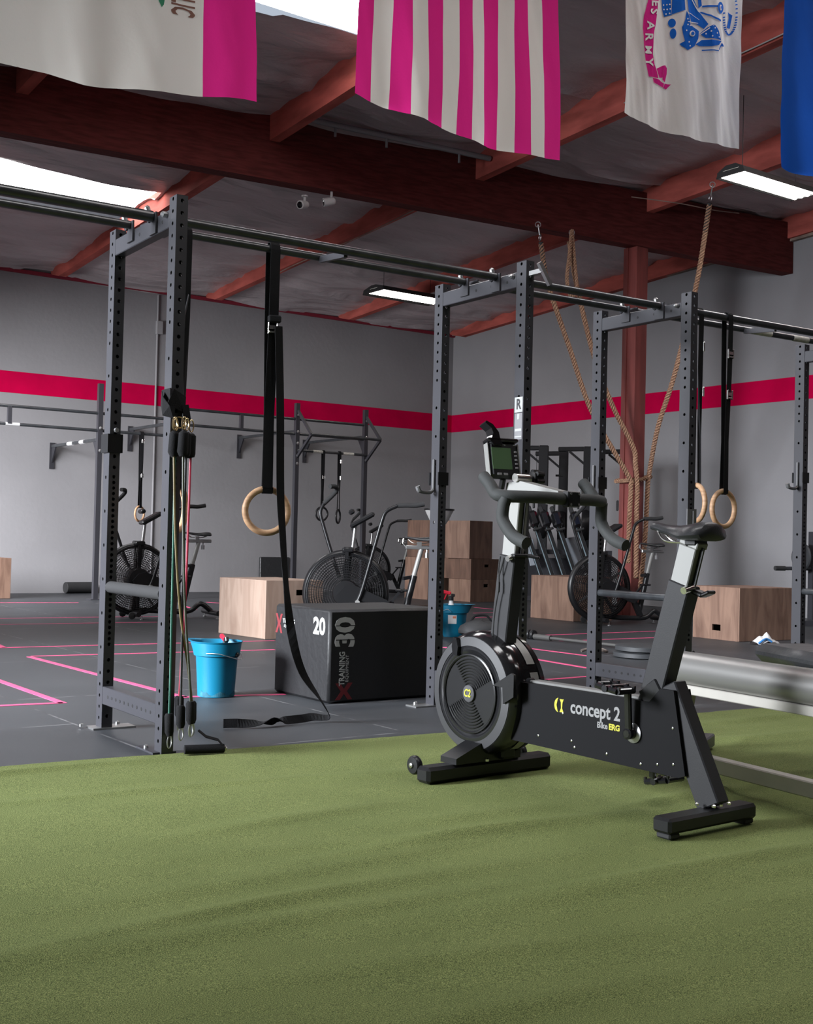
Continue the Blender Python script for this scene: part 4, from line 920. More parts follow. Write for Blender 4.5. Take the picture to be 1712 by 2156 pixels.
    for sy in (-1, 1):
        e = ck + Vector((-.10 * sy, sy * .12, .13 * sy)); MB().bar(ck + Vector((0, sy * .10, 0)), e, .02, .028, upv=(0, 1, 0)).build('crank_arm', m_plastic, t)
        p_ = MB()
        for yy in (.015, .085): p_.tube([e + Vector((-.042, sy * yy, 0)), e + Vector((.042, sy * yy, 0))], .010, 6)
        for xx in (-.042, .042): p_.tube([e + Vector((xx, sy * .012, 0)), e + Vector((xx, sy * .088, 0))], .010, 6)
        p_.tube([e, e + Vector((0, sy * .095, 0))], .012, 8).build('pedal', m_plastic, t, smooth=True)
    return t
proto = fan_bike()
FBK = [((-2.50, 12.86), radians(207), 'black fan bike seen between the two left uprights'), ((-.16, 10.66), radians(184), 'black fan bike right behind the black foam box, its round fan cage in view'),
       ((-.25, 19.2), radians(190), 'black fan bike farthest back, mostly hidden behind another one'), ((2.52, 13.62), radians(198), 'black fan bike in front of the red column')]
for i, (xy, hd, lab) in enumerate(FBK):
    o = proto if i == 0 else copy_tree(proto); o.matrix_world = at((xy[0], xy[1], .001), hd); tag(o, lab, 'fan bike', 'fan bikes')
bpy.context.view_layer.update()

# ------------------------------------------------------------------ chalk bowl on its stand
cs_ = thing('chalk_stand', 'shiny silver bowl on a thin white pole behind the middle rear upright', 'chalk stand', at((.44, 16.2, .0)))
MB().lathe([(.02, 1.00), (.035, 1.01), (.06, 1.06), (.13, 1.17), (.185, 1.28), (.195, 1.31), (.185, 1.31), (.12, 1.18), (.05, 1.08), (.0, 1.06)], n=36).build('bowl', m_white, cs_, smooth=True)
MB().lathe([(.190, 1.295), (.205, 1.297), (.205, 1.318), (.190, 1.32)], n=36, cap=False).build('bowl_rim', m_plastic, cs_, smooth=True)
MB().tube([(-.10, 0, .03), (-.10, 0, .98), (-.02, 0, 1.02)], .012, 10).build('pole', m_white, cs_, smooth=True)
MB().lathe([(.18, 0.001), (.18, .015), (.03, .035)], o=(-.10, 0, 0), n=28).build('base', m_plastic, cs_, smooth=True)
# foam roller, wall mat
fr_ = thing('foam_roller', 'black foam roller lying at the foot of the back wall', 'foam roller', ROOM @ at((-6.93, -.12, .083)))
MB().lathe([(.03, -.21), (.078, -.215), (.082, -.21), (.082, .21), (.078, .215), (.03, .215)], axis=(1, .12, 0), n=28).build('roller', m_rubber, fr_, smooth=True)
o = MB().box((0, 0, .28), (.55, .05, .56), bev=.01).build('folded_mat', m_vinyl); o.matrix_world = ROOM @ at((-3.62, -.035, .001)) @ Matrix.Rotation(0, 4, 'X'); tag(o, 'dark square exercise mat standing against the back wall behind the fan bike', 'exercise mat')

# ------------------------------------------------------------------ barbell, plates, small things on the mats
bp, bq = Vector((1.15, 11.20, .03)), Vector((2.30, 9.75, .03)); dd = (bq - bp).normalized()
bl_ = thing('barbell', 'barbell lying on the floor behind the bike, from the flywheel to the right', 'barbell', at((bp.x, bp.y, 0), atan2(dd.y, dd.x)))
m_dull = mat('dull_bar_steel', (.09, .088, .085), .5, metal=.5)
MB().tube([(.0, 0, .03), (1.7, 0, .03)], .014, 10).build('shaft', m_dull, bl_, smooth=True)
m_dull = mat('dull_bar_steel', (.09, .088, .085), .5, metal=.5)
for x0, x1 in ((-.10, .30), (1.55, 1.9)): MB().tube([(x0, 0, .03), (x1, 0, .03)], .025, 14).build('sleeve', m_dull, bl_, smooth=True)
for x in (.02, .07):
    MB().lathe([(.026, -.02), (.040, -.018), (.044, -.008), (.044, .008), (.040, .018), (.026, .02)], axis=(1, 0, 0), o=(x, 0, .045), n=32).build('collar', m_plastic, bl_, smooth=True)
for k in range(2):
    o = MB().lathe([(.03, 0), (.20, .0), (.225, .008), (.225, .040), (.20, .05), (.10, .042), (.03, .048)], n=40).build('rubber_weight_plate', m_plate, smooth=True)
    o.location = (1.90 + .012 * k, 9.62 - .01 * k, .001 + .051 * k); tag(o, ('lower' if k == 0 else 'upper') + ' of two black rubber weight plates lying behind the bike pedal', 'weight plate', 'weight plates on the floor')
o = MB().tube(path([(0, 0, .02), (.06, .02, .035), (.10, -.02, .02), (.15, .03, .04), (.21, 0, .02), (.16, -.04, .03), (.08, -.03, .05)], 6), .012, 8).build('chain_collar', mat('dull_brown_metal', (.10, .08, .07), .6, noise_amt=.4, scale=60), smooth=True)
o.location = (1.45, 9.85, .0); tag(o, 'small brown coil lying left of the stacked weight plates', 'coil')
sb_ = thing('gym_bag', 'dark lumpy bag lying on the floor behind the flywheel top', 'bag', at((.72, 11.10, .001), radians(20)))
V = []; Fs = []
for i in range(9):
    for k in range(16):
        u_, v_ = pi * i / 8, 2 * pi * k / 16; r = 1 + .18 * noise.noise(Vector((cos(v_) * 1.7, sin(v_) * 1.7, i * .5)))
        V.append((.23 * r * sin(u_) * cos(v_), .12 * r * sin(u_) * sin(v_), .085 + .085 * cos(u_) * (r if i < 5 else 1)))
for i in range(8):
    for k in range(16): Fs.append((i * 16 + k, i * 16 + (k + 1) % 16, (i + 1) * 16 + (k + 1) % 16, (i + 1) * 16 + k))
MB().add(V, Fs).build('bag_body', m_rubber, sb_, smooth=True)
MB().tube(path([(-.12, 0, .15), (-.06, .02, .205), (.04, .01, .21), (.10, 0, .15)], 6), .010, 8).build('bag_strap', m_strap, sb_, smooth=True)
o = thing('sports_towel', 'crumpled white and blue cloth in front of the brown box at right', 'towel', at((3.35, 11.20, .001), radians(20)))
V = []; Fs = []; n = 14
for i in range(n + 1):
    for j in range(n + 1):
        x, y = (i / n - .5) * .24, (j / n - .5) * .16; r = sqrt((x / .12) ** 2 + (y / .08) ** 2)
        V.append((x, y, .004 + max(0, (1 - r * .75)) * .10 * (1 + .5 * noise.noise(Vector((x * 20, y * 20, 0))))))
for i in range(n):
    for j in range(n): q = i * (n + 1) + j; Fs.append((q, q + 1, q + n + 2, q + n + 1))
MB().add(V, Fs).build('cloth', m_white, o, smooth=True)
MB().tube(path([(-.12, -.07, .015), (-.08, -.08, .045), (-.03, -.07, .055), (.02, -.075, .03)], 5), .010, 8).build('blue_edge', mat('sky_blue', (.03, .18, .45), .6), o, smooth=True)

# ------------------------------------------------------------------ silver bench machine at the right edge
def along(z, t): a = ground(1465, 1618, .06); b = ground(1712, 1682, .06); p = a + (b - a) * t; return Vector((p.x, p.y, z))
bn = thing('bench_machine', 'silver tube exercise machine with thick round top rail cut off by the right picture edge', 'exercise machine', at(along(0, 0)))
def bl2(v): return Vector(v) - along(0, 0)
e0, e1 = along(0, -.30), along(0, 2.2); nx_ = (e1 - e0).normalized(); sd = Vector((-nx_.y, nx_.x, 0))
MB().bar(bl2(along(.092, -.22)), bl2(along(.092, 2.2)), .05, .055, bev=.004).build('floor_rail', m_silver2, bn)
MB().tube([bl2(along(.430, -.30)), bl2(along(.430, -.28)), bl2(along(.430, 2.2))], [.05, .062, .062], 32).build('top_rail', m_silver, bn, smooth=True)
MB().bar(bl2(along(.352, -.28)), bl2(along(.352, 2.2)), .05, .035, bev=.003).build('under_rail', m_silver2, bn)
MB().bar(bl2(along(.345, -.10)), bl2(along(.10, -.20)), .05, .06, upv=sd, bev=.003).build('leg', m_silver2, bn)
MB().bar(bl2(along(.345, 2.05)), bl2(along(.10, 2.15)), .05, .06, upv=sd, bev=.003).build('leg', m_silver2, bn)
pf = Vector((1.355, 5.345, 0)); pb = along(0, -.34)
MB().bar(bl2(Vector((pb.x + .06, pb.y + .03, .042))), bl2(Vector((pf.x, pf.y, .042))), .06, .056, bev=.006).build('cross_foot', m_steel, bn)
pp = Vector((1.235, 5.31, 0)); MB().bar(bl2(pp + Vector((0, 0, .06))), bl2(pp + Vector((0, 0, .40))), .055, .06).build('black_post', m_steel, bn)
MB().bar(bl2(along(.092, -.22)), bl2(Vector((pb.x, pb.y, .05))), .05, .05).build('rail_joint', m_steel, bn)
MB().bar(bl2(along(.055, 2.1)) - sd * .3, bl2(along(.055, 2.1)) + sd * .3, .06, .056).build('cross_foot', m_steel, bn)
MB().bar(bl2(pp + Vector((0, 0, .375))), bl2(along(.375, -.10)), .04, .05).build('post_arm', m_steel, bn)
q0, q1 = Vector((1.47, 5.09, .455)), Vector((1.585, 4.56, .455)); qd = (q1 - q0).normalized()
MB().bar(q0 + Vector((.13, .03, 0)) - along(0, 0), q1 + Vector((.13, .03, 0)) - along(0, 0), .27, .075, bev=.030).build('seat_pad', m_vinyl, bn, smooth=True)
MB().bar(bl2(along(.375, .35)), bl2(Vector((1.66, 4.9, .395))), .05, .04).build('pad_bracket', m_steel, bn)

# ------------------------------------------------------------------ wall-mounted rig at the back
wr = thing('wall_mounted_rig', 'black wall-mounted pull-up rig along the back wall under the red band', 'pull-up rig', ROOM)
ups = [12.5, 11.2, 9.75, 7.35, 6.16, 4.31, 3.09]
YW = -1.8
u0 = MB().box((0, 0, 1.44), (.065, .065, 2.87)).box((0, 0, .006), (.18, .18, .012)).build('upright', m_steel, wr); u0.location = (-ups[-1], YW, 0)
for a in ups[:-1]: c = u0.copy(); COL.objects.link(c); c.location = (-a, YW, 0)
for a in ups:
    zp = 2.07 if a > 7 else 2.40
    MB().bar((-a, YW + .03, zp + .06), (-a, -.02, zp + .06), .04, .04).build('wall_arm', m_bar, wr)
    MB().box((-a, -.01, zp - .08), (.07, .02, .38)).build('wall_plate', m_steel, wr)
    MB().prism([(0, zp + .05), (.16, zp + .05), (0, zp - .2)], (-a, -.01, 0), (0, -1, 0), (0, 0, 1), .02).build('gusset', m_steel, wr)
    MB().prism([(0, zp + .05), (-.16, zp + .05), (0, zp - .2)], (-a, YW + .04, 0), (0, -1, 0), (0, 0, 1), .02).build('gusset', m_steel, wr)
for a in (7.35, 4.31):
    for zz in (2.28, 1.98): MB().lathe([(.022, -.002), (.022, .012), (.01, .018)], axis=(0, -1, 0), o=(-a, YW - .033, zz), n=8).build('bolt', m_zinc, wr)
for a0, a1 in zip(ups[:-1], ups[1:]):
    lon = a0 - a1 > 1.5; z1, z0_ = (2.48, 2.25) if a0 > 6.5 else (2.64, 2.42)
    MB().tube([(-a0, YW, z1), (-a1, YW, z1)], .021, 10).build('pull_up_bar', m_bar, wr, smooth=True)
    MB().tube([(-a0, YW, z0_), (-a1, YW, z0_)], .021, 10).build('pull_up_bar', m_bar, wr, smooth=True)
    if lon: MB().bar((-(a0 + a1) / 2, YW, z0_), (-(a0 + a1) / 2, YW, z1), .05, .05, upv=(0, 1, 0)).build('tie_post', m_steel, wr)
# triangular frame of the last bay
for a in (4.31, 3.09):
    MB().bar((-a, YW - .03, 2.76), (-a - .0, YW - .42, 2.39), .04, .03, upv=(1, 0, 0)).build('outrigger', m_steel, wr)
    MB().bar((-a - .0, YW - .42, 2.39), (-a, YW - .03, 2.08), .04, .03, upv=(1, 0, 0)).build('outrigger', m_steel, wr)
    for zz in (2.70, 2.10, 2.45): MB().lathe([(.02, -.002), (.02, .012), (.01, .018)], axis=(0, -1, 0), o=(-a, YW - .033, zz), n=8).build('bolt', m_zinc, wr)
MB().tube([(-4.31, YW - .42, 2.39), (-3.09, YW - .42, 2.39)], .02, 10).build('pull_up_bar', m_bar, wr, smooth=True)
MB().tube([(-4.31, YW - .05, 2.175), (-3.09, YW - .05, 2.175)], .020, 10).build('pull_up_bar', m_bar, wr, smooth=True)
for x0, x1 in ((-4.05, -3.86), (-3.52, -3.33)): MB().tube([(x0, YW - .05, 2.175), (x1, YW - .05, 2.175)], .0225, 10).build('white_grip_tape', m_tape, wr, smooth=True)
MB().tube([(-8.60, YW, 2.25), (-8.42, YW, 2.25)], .0225, 10).build('white_grip_tape', m_white, wr, smooth=True)
for y0, y1 in ((-.65, -.85), (-1.12, -1.27)): MB().tube([(-7.35, y0, 2.13), (-7.35, y1, 2.13)], .029, 8).build('white_grip_tape', m_white, wr, smooth=True)
gym_ring('small black gymnastic ring hanging from the wall rig, left one of the pair', -3.87, YW - .05, 2.175, 1.25, radians(0), wood=False, buckles=(1.80,), frame=ROOM, R=.10, sw=.035)
gym_ring('small black gymnastic ring hanging from the wall rig, right one of the pair', -3.58, YW - .05, 2.175, 1.22, radians(40), wood=False, buckles=(2.05, 1.80), frame=ROOM, R=.10, sw=.035)
gym_ring('wooden gymnastic ring on the wall rig behind the left fan bike', -6.75, YW, 2.25, 1.16, radians(30), wood=True, buckles=(2.15, 1.68), frame=ROOM, R=.10, sw=.05)

# ------------------------------------------------------------------ ski machines standing in a row and rowing machines stood on end, by the right wall
def ski_machine():
    t = thing('ski_machine', 'x', 'ski machine')
    MB().box((-.06, 0, 1.10), (.11, .13, 2.16), bev=.012).build('column', m_plastic, t)
    MB().box((.085, 0, 1.06), (.10, .11, 2.08), bev=.012).build('column', m_steel, t)
    MB().bar((.08, .0, 2.16), (.08, .40, 2.15), .07, .06, bev=.008).build('pulley_arm', m_plastic, t)
    MB().bar((.05, .02, 1.93), (.05, .25, 2.12), .03, .03, upv=(1, 0, 0)).build('arm_brace', m_plastic, t)
    MB().lathe([(.05, -.06), (.22, -.05), (.235, 0), (.22, .05), (.05, .06)], axis=(0, 1, 0), o=(0, .02, 1.0 + .14), n=32).build('flywheel_cage', m_plastic, t, smooth=True)
    MB().box((0, .12, 1.42), (.10, .03, .14), bev=.008).build('monitor', m_char, t)
    MB().box((0, .0, .02), (.60, .26, .04), bev=.01).build('base_board', m_plastic, t)
    MB().tube([(.10, .38, 2.12), (.10, .38, 1.80)], .004, 6).tube([(.10, .33, 1.80), (.10, .43, 1.80)], .014, 8).build('pull_handle', m_rubber, t, smooth=True)
    return t
sk = ski_machine()
for i, (u, Y_, lab) in enumerate(((1146, 16.0, 'black ski machine farthest left in the row behind the bike handlebar'), (1188, 16.9, 'black ski machine second from the left, partly behind its taller neighbour'), (1240, 16.0, 'black ski machine directly left of the upright with the hanging hook'), (1322, 16.3, 'black ski machine standing just left of the red column'))):
    o = sk if i == 0 else copy_tree(sk); x_ = (u - 856) / F_PX * Y_ * 1.0 - .02
    o.matrix_world = at((x_, Y_, .001), radians(92 - 10)); tag(o, lab, 'ski machine', 'ski machines by the right wall')
def rower():
    t = thing('rowing_machine', 'x', 'rowing machine')
    MB().box((0, 0, 0), (.05, .09, 1.25), bev=.004).build('monorail', m_plastic, t)
    MB().box((-.020, -.047, 0), (.012, .006, 1.24)).box((.026, -.030, 0), (.004, .012, 1.2)).build('rail_edge', mat('pale_blue_steel', (.20, .27, .30), .4, metal=.3), t)
    MB().box((0, -.05, .60), (.115, .22, .20), bev=.03).build('flywheel_cage', m_plastic_g, t)
    MB().box((0, .03, .74), (.05, .06, .10), bev=.01).build('foot_bracket', m_rubber, t)
    MB().tube([(-.055, -.12, .46), (.055, -.12, .46)], .016, 8).build('handle', m_rubber, t, smooth=True)
    MB().lathe([(.012, 0), (.012, .012)], axis=(0, -1, 0), o=(0, -.05, .50), n=8).build('bolt', m_zinc, t)
    return t
rw_ = rower()
for i, (u, lab) in enumerate(((1120, 'leftmost leaning black machine rail with pale edges behind the plywood box'), (1143, 'second leaning black machine rail from the left behind the plywood box'), (1168, 'third leaning black machine rail from the left behind the plywood box'), (1192, 'fourth leaning black machine rail, beside the white panel'), (1232, 'rightmost leaning black machine rail, behind the perforated upright'))):
    o = rw_ if i == 0 else copy_tree(rw_); Y_ = 15.12; v_ = 1165
    x_ = (u + 14 - 856) / F_PX * Y_; o.matrix_world = Matrix.Translation((x_, Y_, .62)) @ Matrix.Rotation(radians(-19), 4, 'Y') @ Matrix.Rotation(radians(-8), 4, 'X'); tag(o, lab, 'rowing machine', 'machine rails leaning in a row')
for (u, v, w_, h_, lab) in ((1212, 1168, .17, .42, 'pale grey panel leaning among the black machines right of centre'), (1121, 1168, .10, .34, 'pale grey panel at the left end of the leaning machines')):
    Y_ = 15.40; o = MB().box((0, 0, 0), (w_, .03, h_), bev=.006).build('panel_board', mat('pale_panel', (.30, .33, .37), .6)); o.matrix_world = Matrix.Translation(((u - 856) / F_PX * Y_, Y_, .891 - (v - 1148) / F_PX * Y_)) @ Matrix.Rotation(radians(-12), 4, 'Y'); tag(o, lab, 'panel')
ro = thing('equipment_rack', 'low black storage rack holding the leaning machines behind the middle box', 'storage rack', at((2.03, 15.45, 0.001)))
MB().bar((-.55, .06, .78), (.62, .06, .78), .06, .06).build('top_beam', m_steel, ro)
MB().bar((-.55, .06, .18), (.62, .06, .18), .06, .06).build('bottom_beam', m_steel, ro)
for x in (-.52, .60): MB().box((x, .10, .40), (.05, .05, .80)).build('post', m_steel, ro)
MB().box((.03, .16, .45), (1.1, .02, .5)).build('back_sheet', m_steel, ro)

# plate rack behind the rightmost upright
dr = thing('plate_rack', 'black rack with round weight plates half hidden by the rightmost upright', 'weight rack', at((4.75, 14.3, 0), radians(20)))
MB().box((.1, 0, .55), (.08, .08, 1.1)).box((.1, 0, .03), (.6, .5, .06)).build('frame', m_steel, dr)
MB().tube([(-.42, 0, .66), (.5, 0, .66)], .022, 10).build('peg', m_steel, dr, smooth=True)
MB().tube([(-.44, 0, .66), (-.30, 0, .66)], .028, 10).build('peg_grip', m_rubber, dr, smooth=True)
for x in (-.10, .16, .30): MB().lathe([(.03, -.02), (.16, -.018), (.17, 0), (.16, .018), (.03, .02)], axis=(1, 0, 0), o=(x, -.04, .80), n=32).build('weight_plate', m_plate, dr, smooth=True)

# ------------------------------------------------------------------ climbing ropes
def twisted(mb, pts, R=.012, off=.0145, pitch=.11):
    P = [Vector(p) for p in pts]; d = [0.]
    for i in range(1, len(P)): d.append(d[-1] + (P[i] - P[i - 1]).length)
    n = int(d[-1] / .011); Q = []
    j = 0
    for k in range(n + 1):
        s = d[-1] * k / n
        while j < len(P) - 2 and d[j + 1] < s: j += 1
        Q.append(P[j].lerp(P[j + 1], (s - d[j]) / max(d[j + 1] - d[j], 1e-6)))
    nr = None; strands = [[], [], []]
    for k in range(n + 1):
        T = (Q[min(k + 1, n)] - Q[max(k - 1, 0)]).normalized()
        nr = T.orthogonal().normalized() if nr is None else (nr - T * nr.dot(T)).normalized(); bn_ = T.cross(nr)
        for q in range(3): a = 2 * pi * (d[-1] * k / n / pitch + q / 3); strands[q].append(Q[k] + off * (cos(a) * nr + sin(a) * bn_))
    for st_ in strands: mb.tube(st_, R, 5)
    return mb
def rope(label, pts, sleeve, hook=None, curve=True, R=.0135, off=.0185):
    t = thing('climbing_rope', label, 'climbing rope', None, 'climbing ropes'); t.location = pts[0]; o0 = Vector(pts[0])
    P = [Vector(p) - o0 for p in pts]; P = path(P, 8) if curve else P
    twisted(MB(), P, R, off).build('rope', m_rope, t, smooth=True)
    if sleeve:
        d = (P[6] - P[0]).normalized(); MB().tube([P[0] - d * .02, P[0] + d * .30], .026, 12).build('black_sleeve', m_rubber, t, smooth=True)
        g = MB(); g.torus(P[0] - d * .07, (1, .2, 0), .035, .006, 20, 6); g.tube([P[0] - d * .10, P[0] - d * .22], .008, 6).torus(P[0] - d * .22, (0, 1, 0), .03, .006, 20, 6)
        g.build('eye_hook', m_zinc, t, smooth=True)
    return t
cbf = cb + .14
K = rm(2.68, cbf + .06, 1.70)
rope('climbing rope from the beam slanting down to the left side of the red column', [rm(4.22, 6.98, 4.30), rm(4.10, 6.98, 3.86), rm(3.74, 6.98, 3.16), rm(3.36, 6.98, 2.45), rm(2.80, 7.05, 1.72), rm(2.775, 7.07, 1.60), rm(2.78, 7.06, 1.2), rm(2.775, 7.05, .68)], True)
rope('climbing rope with a knotted loop near the beam, second from the left', [rm(3.78, 6.98, 4.40), rm(3.66, 6.98, 3.95), rm(3.35, 6.98, 3.12), rm(3.02, 6.98, 2.55), rm(2.70, 7.02, 2.08), rm(2.69, 7.06, 1.85), rm(2.70, 7.10, 1.62), rm(2.70, 7.10, 1.2), rm(2.70, 7.11, .50)], False)
rope('climbing rope from the ceiling hook slanting to the right side of the red column', [rm(2.88, 8.28, 4.72), rm(2.69, 7.95, 3.90), rm(2.64, 7.6, 2.90), rm(2.63, 7.35, 2.30), rm(2.45, 7.06, 1.78), rm(2.475, 7.06, 1.55), rm(2.49, 7.05, 1.0), rm(2.57, 7.06, .36)], True)
kn_ = thing('rope_knot', 'rope loop tied round the red column holding the climbing ropes', 'rope', at(rm(ca, cb, 1.72)))
E_ = EX; R_ = RX; lp = [(-.19, .17), (-.05, .18), (.10, .18), (.16, .13), (.165, 0), (.15, -.13), (0, -.15), (-.15, -.13), (-.17, 0), (-.19, .12), (-.24, .19)]
twisted(MB(), path([E_ * x + R_ * y + Vector((0, 0, .03 * sin(x * 12) - .02)) for x, y in lp], 6), .0125, .0165).build('loop', m_rope, kn_, smooth=True)
lo = MB(); twisted(lo, path([Vector((0, 0, .1)), E_ * .05 + Vector((0, 0, -.25)), E_ * .09 + Vector((0, 0, -.55)), E_ * .02 + Vector((0, 0, -.68)), E_ * -.06 + Vector((0, 0, -.5)), E_ * -.03 + Vector((0, 0, -.2)), Vector((0, 0, .1))], 6), .011, .014)
kk = thing('rope_coil', 'short looped rope tied up under the main beam', 'rope', at(rm(3.80, 7.04, 4.42))); lo.build('coil', m_rope, kk, smooth=True)
MB().torus((0, 0, .07), (0, 1, 0), .03, .006, 20, 6).build('eye_hook', m_zinc, kk, smooth=True)

# ------------------------------------------------------------------ ceiling lamps, cameras, cables
def strip_lamp(label, a0, a1, b0, z, wd_=.33):
    t = thing('ceiling_lamp', label, 'ceiling lamp', ROOM @ at((-(a0 + a1) / 2, -b0, z))); Ln = abs(a0 - a1)
    sh = MB(); prof_ = [(-wd_ / 2, -.01), (-wd_ / 2 + .03, .055), (-.06, .10), (.06, .10), (wd_ / 2 - .03, .055), (wd_ / 2, -.01), (wd_ / 2 - .008, -.01), (.10, .05), (-.10, .05), (-wd_ / 2 + .008, -.01)]
    sh.prism(prof_, (0, 0, 0), (0, 1, 0), (0, 0, 1), Ln); sh.build('shade', m_fix, t)
    for k in range(4):
        MB().tube([(-Ln / 2 + .02, -.115 + .077 * k, .02), (Ln / 2 - .02, -.115 + .077 * k, .02)], .030 if k != 0 else .024, 12).build('fluorescent_tube', m_lamp, t, smooth=True)
    for s_ in (-1, 1): MB().box((s_ * (Ln / 2 - .005), 0, .02), (.02, wd_ * .9, .05)).build('end_cap', m_fix, t)
    g = MB()
    for x in (-Ln * .35, Ln * .35): MB().tube([(x, 0, .09), (x, 0, ceil_z(b0) - z - .02)], .004, 6).build('hanger', m_rubber, t)
    al = bpy.data.lights.new('lamp_light', 'AREA'); al.shape = 'RECTANGLE'; al.size = Ln; al.size_y = wd_; al.energy = 9; al.color = (1, .95, .86)
    lo_ = bpy.data.objects.new('lamp_light', al); COL.objects.link(lo_); lo_.parent = t; lo_.location = (0, 0, -.02)
    return t
strip_lamp('glowing ceiling lamp in the background above the middle rear upright', 3.60, 2.38, 2.68, 4.50, .56)
strip_lamp('glowing ceiling lamp at the upper right beside the blue flag', 3.90, 2.68, 9.40, 4.60, .36)
for i, (a, b, z, hd, lab) in enumerate(((6.72, 6.46, 4.44, 200, 'upper of the two small white security cameras under the main beam'), (6.98, 6.35, 4.38, 240, 'lower of the two small white security cameras under the main beam'))):
    t = thing('security_camera', lab, 'security camera', at(rm(a, b, z), radians(hd)), 'security cameras under the beam')
    MB().tube([(0, 0, .10 if i else .16), (0, 0, .02)], .014, 8).lathe([(.035, .08 if i else .14), (.035, .095 if i else .155)], n=14).build('mount', m_white, t, smooth=True)
    MB().lathe([(.02, -.075), (.038, -.06), (.043, 0), (.045, .055), (.040, .06)], axis=(1, 0, -.25), o=(.03, 0, -.01), n=20).build('camera_body', m_white, t, smooth=True)
    MB().lathe([(.039, 0), (.030, .004), (.0, .006)], axis=(1, 0, -.25), o=(.086, 0, -.025), n=20).build('lens', m_plastic_g, t, smooth=True)
def cable(name, label, pts, r=.007, m=m_ledger):
    P = path(pts, 6); o = MB().tube([p - P[0] for p in P], r, 6).build(name, m, smooth=True); o.location = P[0]; tag(o, label, 'cable')
cable('cable', 'thin pale cable running along a purlin behind the main beam', [rm(5.05, 5.8, 4.83), rm(5.0, 4.5, 4.75), rm(5.0, 2.8, 4.66), rm(5.1, 2.3, 4.55)])
cable('cable', 'thin pale cable along the purlin between the white and blue flags', [rm(5.0, 9.0, 5.17), rm(5.0, 10.5, 5.22), rm(5.0, 12.2, 5.36)], .006, m_print)
cable('cable', 'thin cable sagging below the ceiling right of the white flag', [rm(3.1, 7.3, 4.98), rm(2.6, 7.6, 4.93), rm(2.0, 7.6, 4.96), rm(1.4, 7.5, 5.05)], .006)
p_ = thing('sprinkler_pipe', 'grey pipe with fittings along the ceiling above the main beam', 'pipe', ROOM)
MB().tube([(-7.3, -6.75, 5.12), (-5.0, -6.98, 5.12)], .03, 10).build('pipe', m_grey, p_, smooth=True)
for x, y in ((-6.9, -6.79), (-6.3, -6.85), (-5.4, -6.94)): MB().tube([(x, y, 5.11), (x, y, 5.0)], .014, 8).build('fitting', m_grey, p_, smooth=True)

# ------------------------------------------------------------------ flags: hang turned on their side from lines parallel to the main beam
def flag_cloth(u0, u1, v0, v1, shape, nu, nv):
    """a patch of the cloth: u across 0..1, v down 0..1"""
    V, Fs = [], []
    for j in range(nv + 1):
        for i in range(nu + 1): V.append(shape(u0 + (u1 - u0) * i / nu, v0 + (v1 - v0) * j / nv))
    for j in range(nv):
        for i in range(nu): q = j * (nu + 1) + i; Fs.append((q, q + 1, q + nu + 2, q + nu + 1))
    return MB().add(V, Fs)
def flag_shape(W, H, ph, amp=.035, flare=0., seed=0., bl=0., br=0., sag=0.):
    def f(u, v):
        k = (.35 + .65 * v); x = (u - .5) * W * (1 - flare * (1 - v)) ; lo = bl * (1 - u) + br * u + sag * sin(pi * u)
        y = amp * k * sin(u * 9.5 + ph + v * .8) + amp * .6 * k * sin(u * 23 + ph * 2 - v * 2.5) + .02 * k * noise.noise(Vector((u * 5, v * 3, seed))) + .006 * noise.noise(Vector((u * 26 - v * 9, v * 6, seed + 5)))
        y += .010 * noise.noise(Vector((u * 9 + v * 6, v * 2.5 - u * 2, seed + 9))) * k; x += .012 * sin(v * 5 + ph + u * 3); z = -H * v - lo * v ** 3
        return Vector((x, y, z))
    return f
def flag(name, label, a0, a1, b, zb, H):
    W = abs(a0 - a1); t = thing(name, label, 'flag', ROOM @ at((-(a0 + a1) / 2, -b, zb + H)))
    MB().tube([(-W / 2 - .04, 0, .015), (W / 2 + .04, 0, .015)], .012, 8).build('hanging_rod', m_fix, t, smooth=True)
    for x in (-W / 2 + .05, W / 2 - .05): MB().tube([(x, 0, .02), (x, 0, ceil_z(b) - zb - H)], .004, 6).build('hanging_cord', m_fix, t)
    return t, W
def on_cloth(t, name, polys, shape, m, parent, W, H, k=1):
    """flat printed shapes laid on the cloth: polygons given in (u, v), subdivided onto it, both sides"""
    bm = bmesh.new()
    for poly in polys:
        vs = [bm.verts.new((u, v, 0)) for u, v in poly]
        try: bm.faces.new(vs)
        except ValueError: pass
    bmesh.ops.triangulate(bm, faces=bm.faces); bmesh.ops.subdivide_edges(bm, edges=bm.edges, cuts=k, use_grid_fill=False)
    bmesh.ops.triangulate(bm, faces=bm.faces); bm.verts.index_update()
    pts = [(v.co.x, v.co.y) for v in bm.verts]; F = [tuple(v.index for v in f.verts) for f in bm.faces]; bm.free()
    V = [shape(u, v) + Vector((0, -.005, 0)) for u, v in pts]
    return MB().add(V, F).build(name, m, parent, fix=False)
def text_polys(body, size, place, bold=0.):
    """letters as polygons pushed through place(x, y) -> (u, v)"""
    c = bpy.data.curves.new('t', 'FONT'); c.body = body; c.size = size; c.align_x = 'CENTER'; c.align_y = 'CENTER'; c.resolution_u = 2; c.offset = bold
    o = bpy.data.objects.new('t', c); COL.objects.link(o); bpy.context.view_layer.update()
    me = bpy.data.meshes.new_from_object(o.evaluated_get(bpy.context.evaluated_depsgraph_get()))
    out = [[place(*me.vertices[i].co[:2]) for i in p.vertices] for p in me.polygons]
    bpy.data.objects.remove(o); bpy.data.curves.remove(c); bpy.data.meshes.remove(me); return out
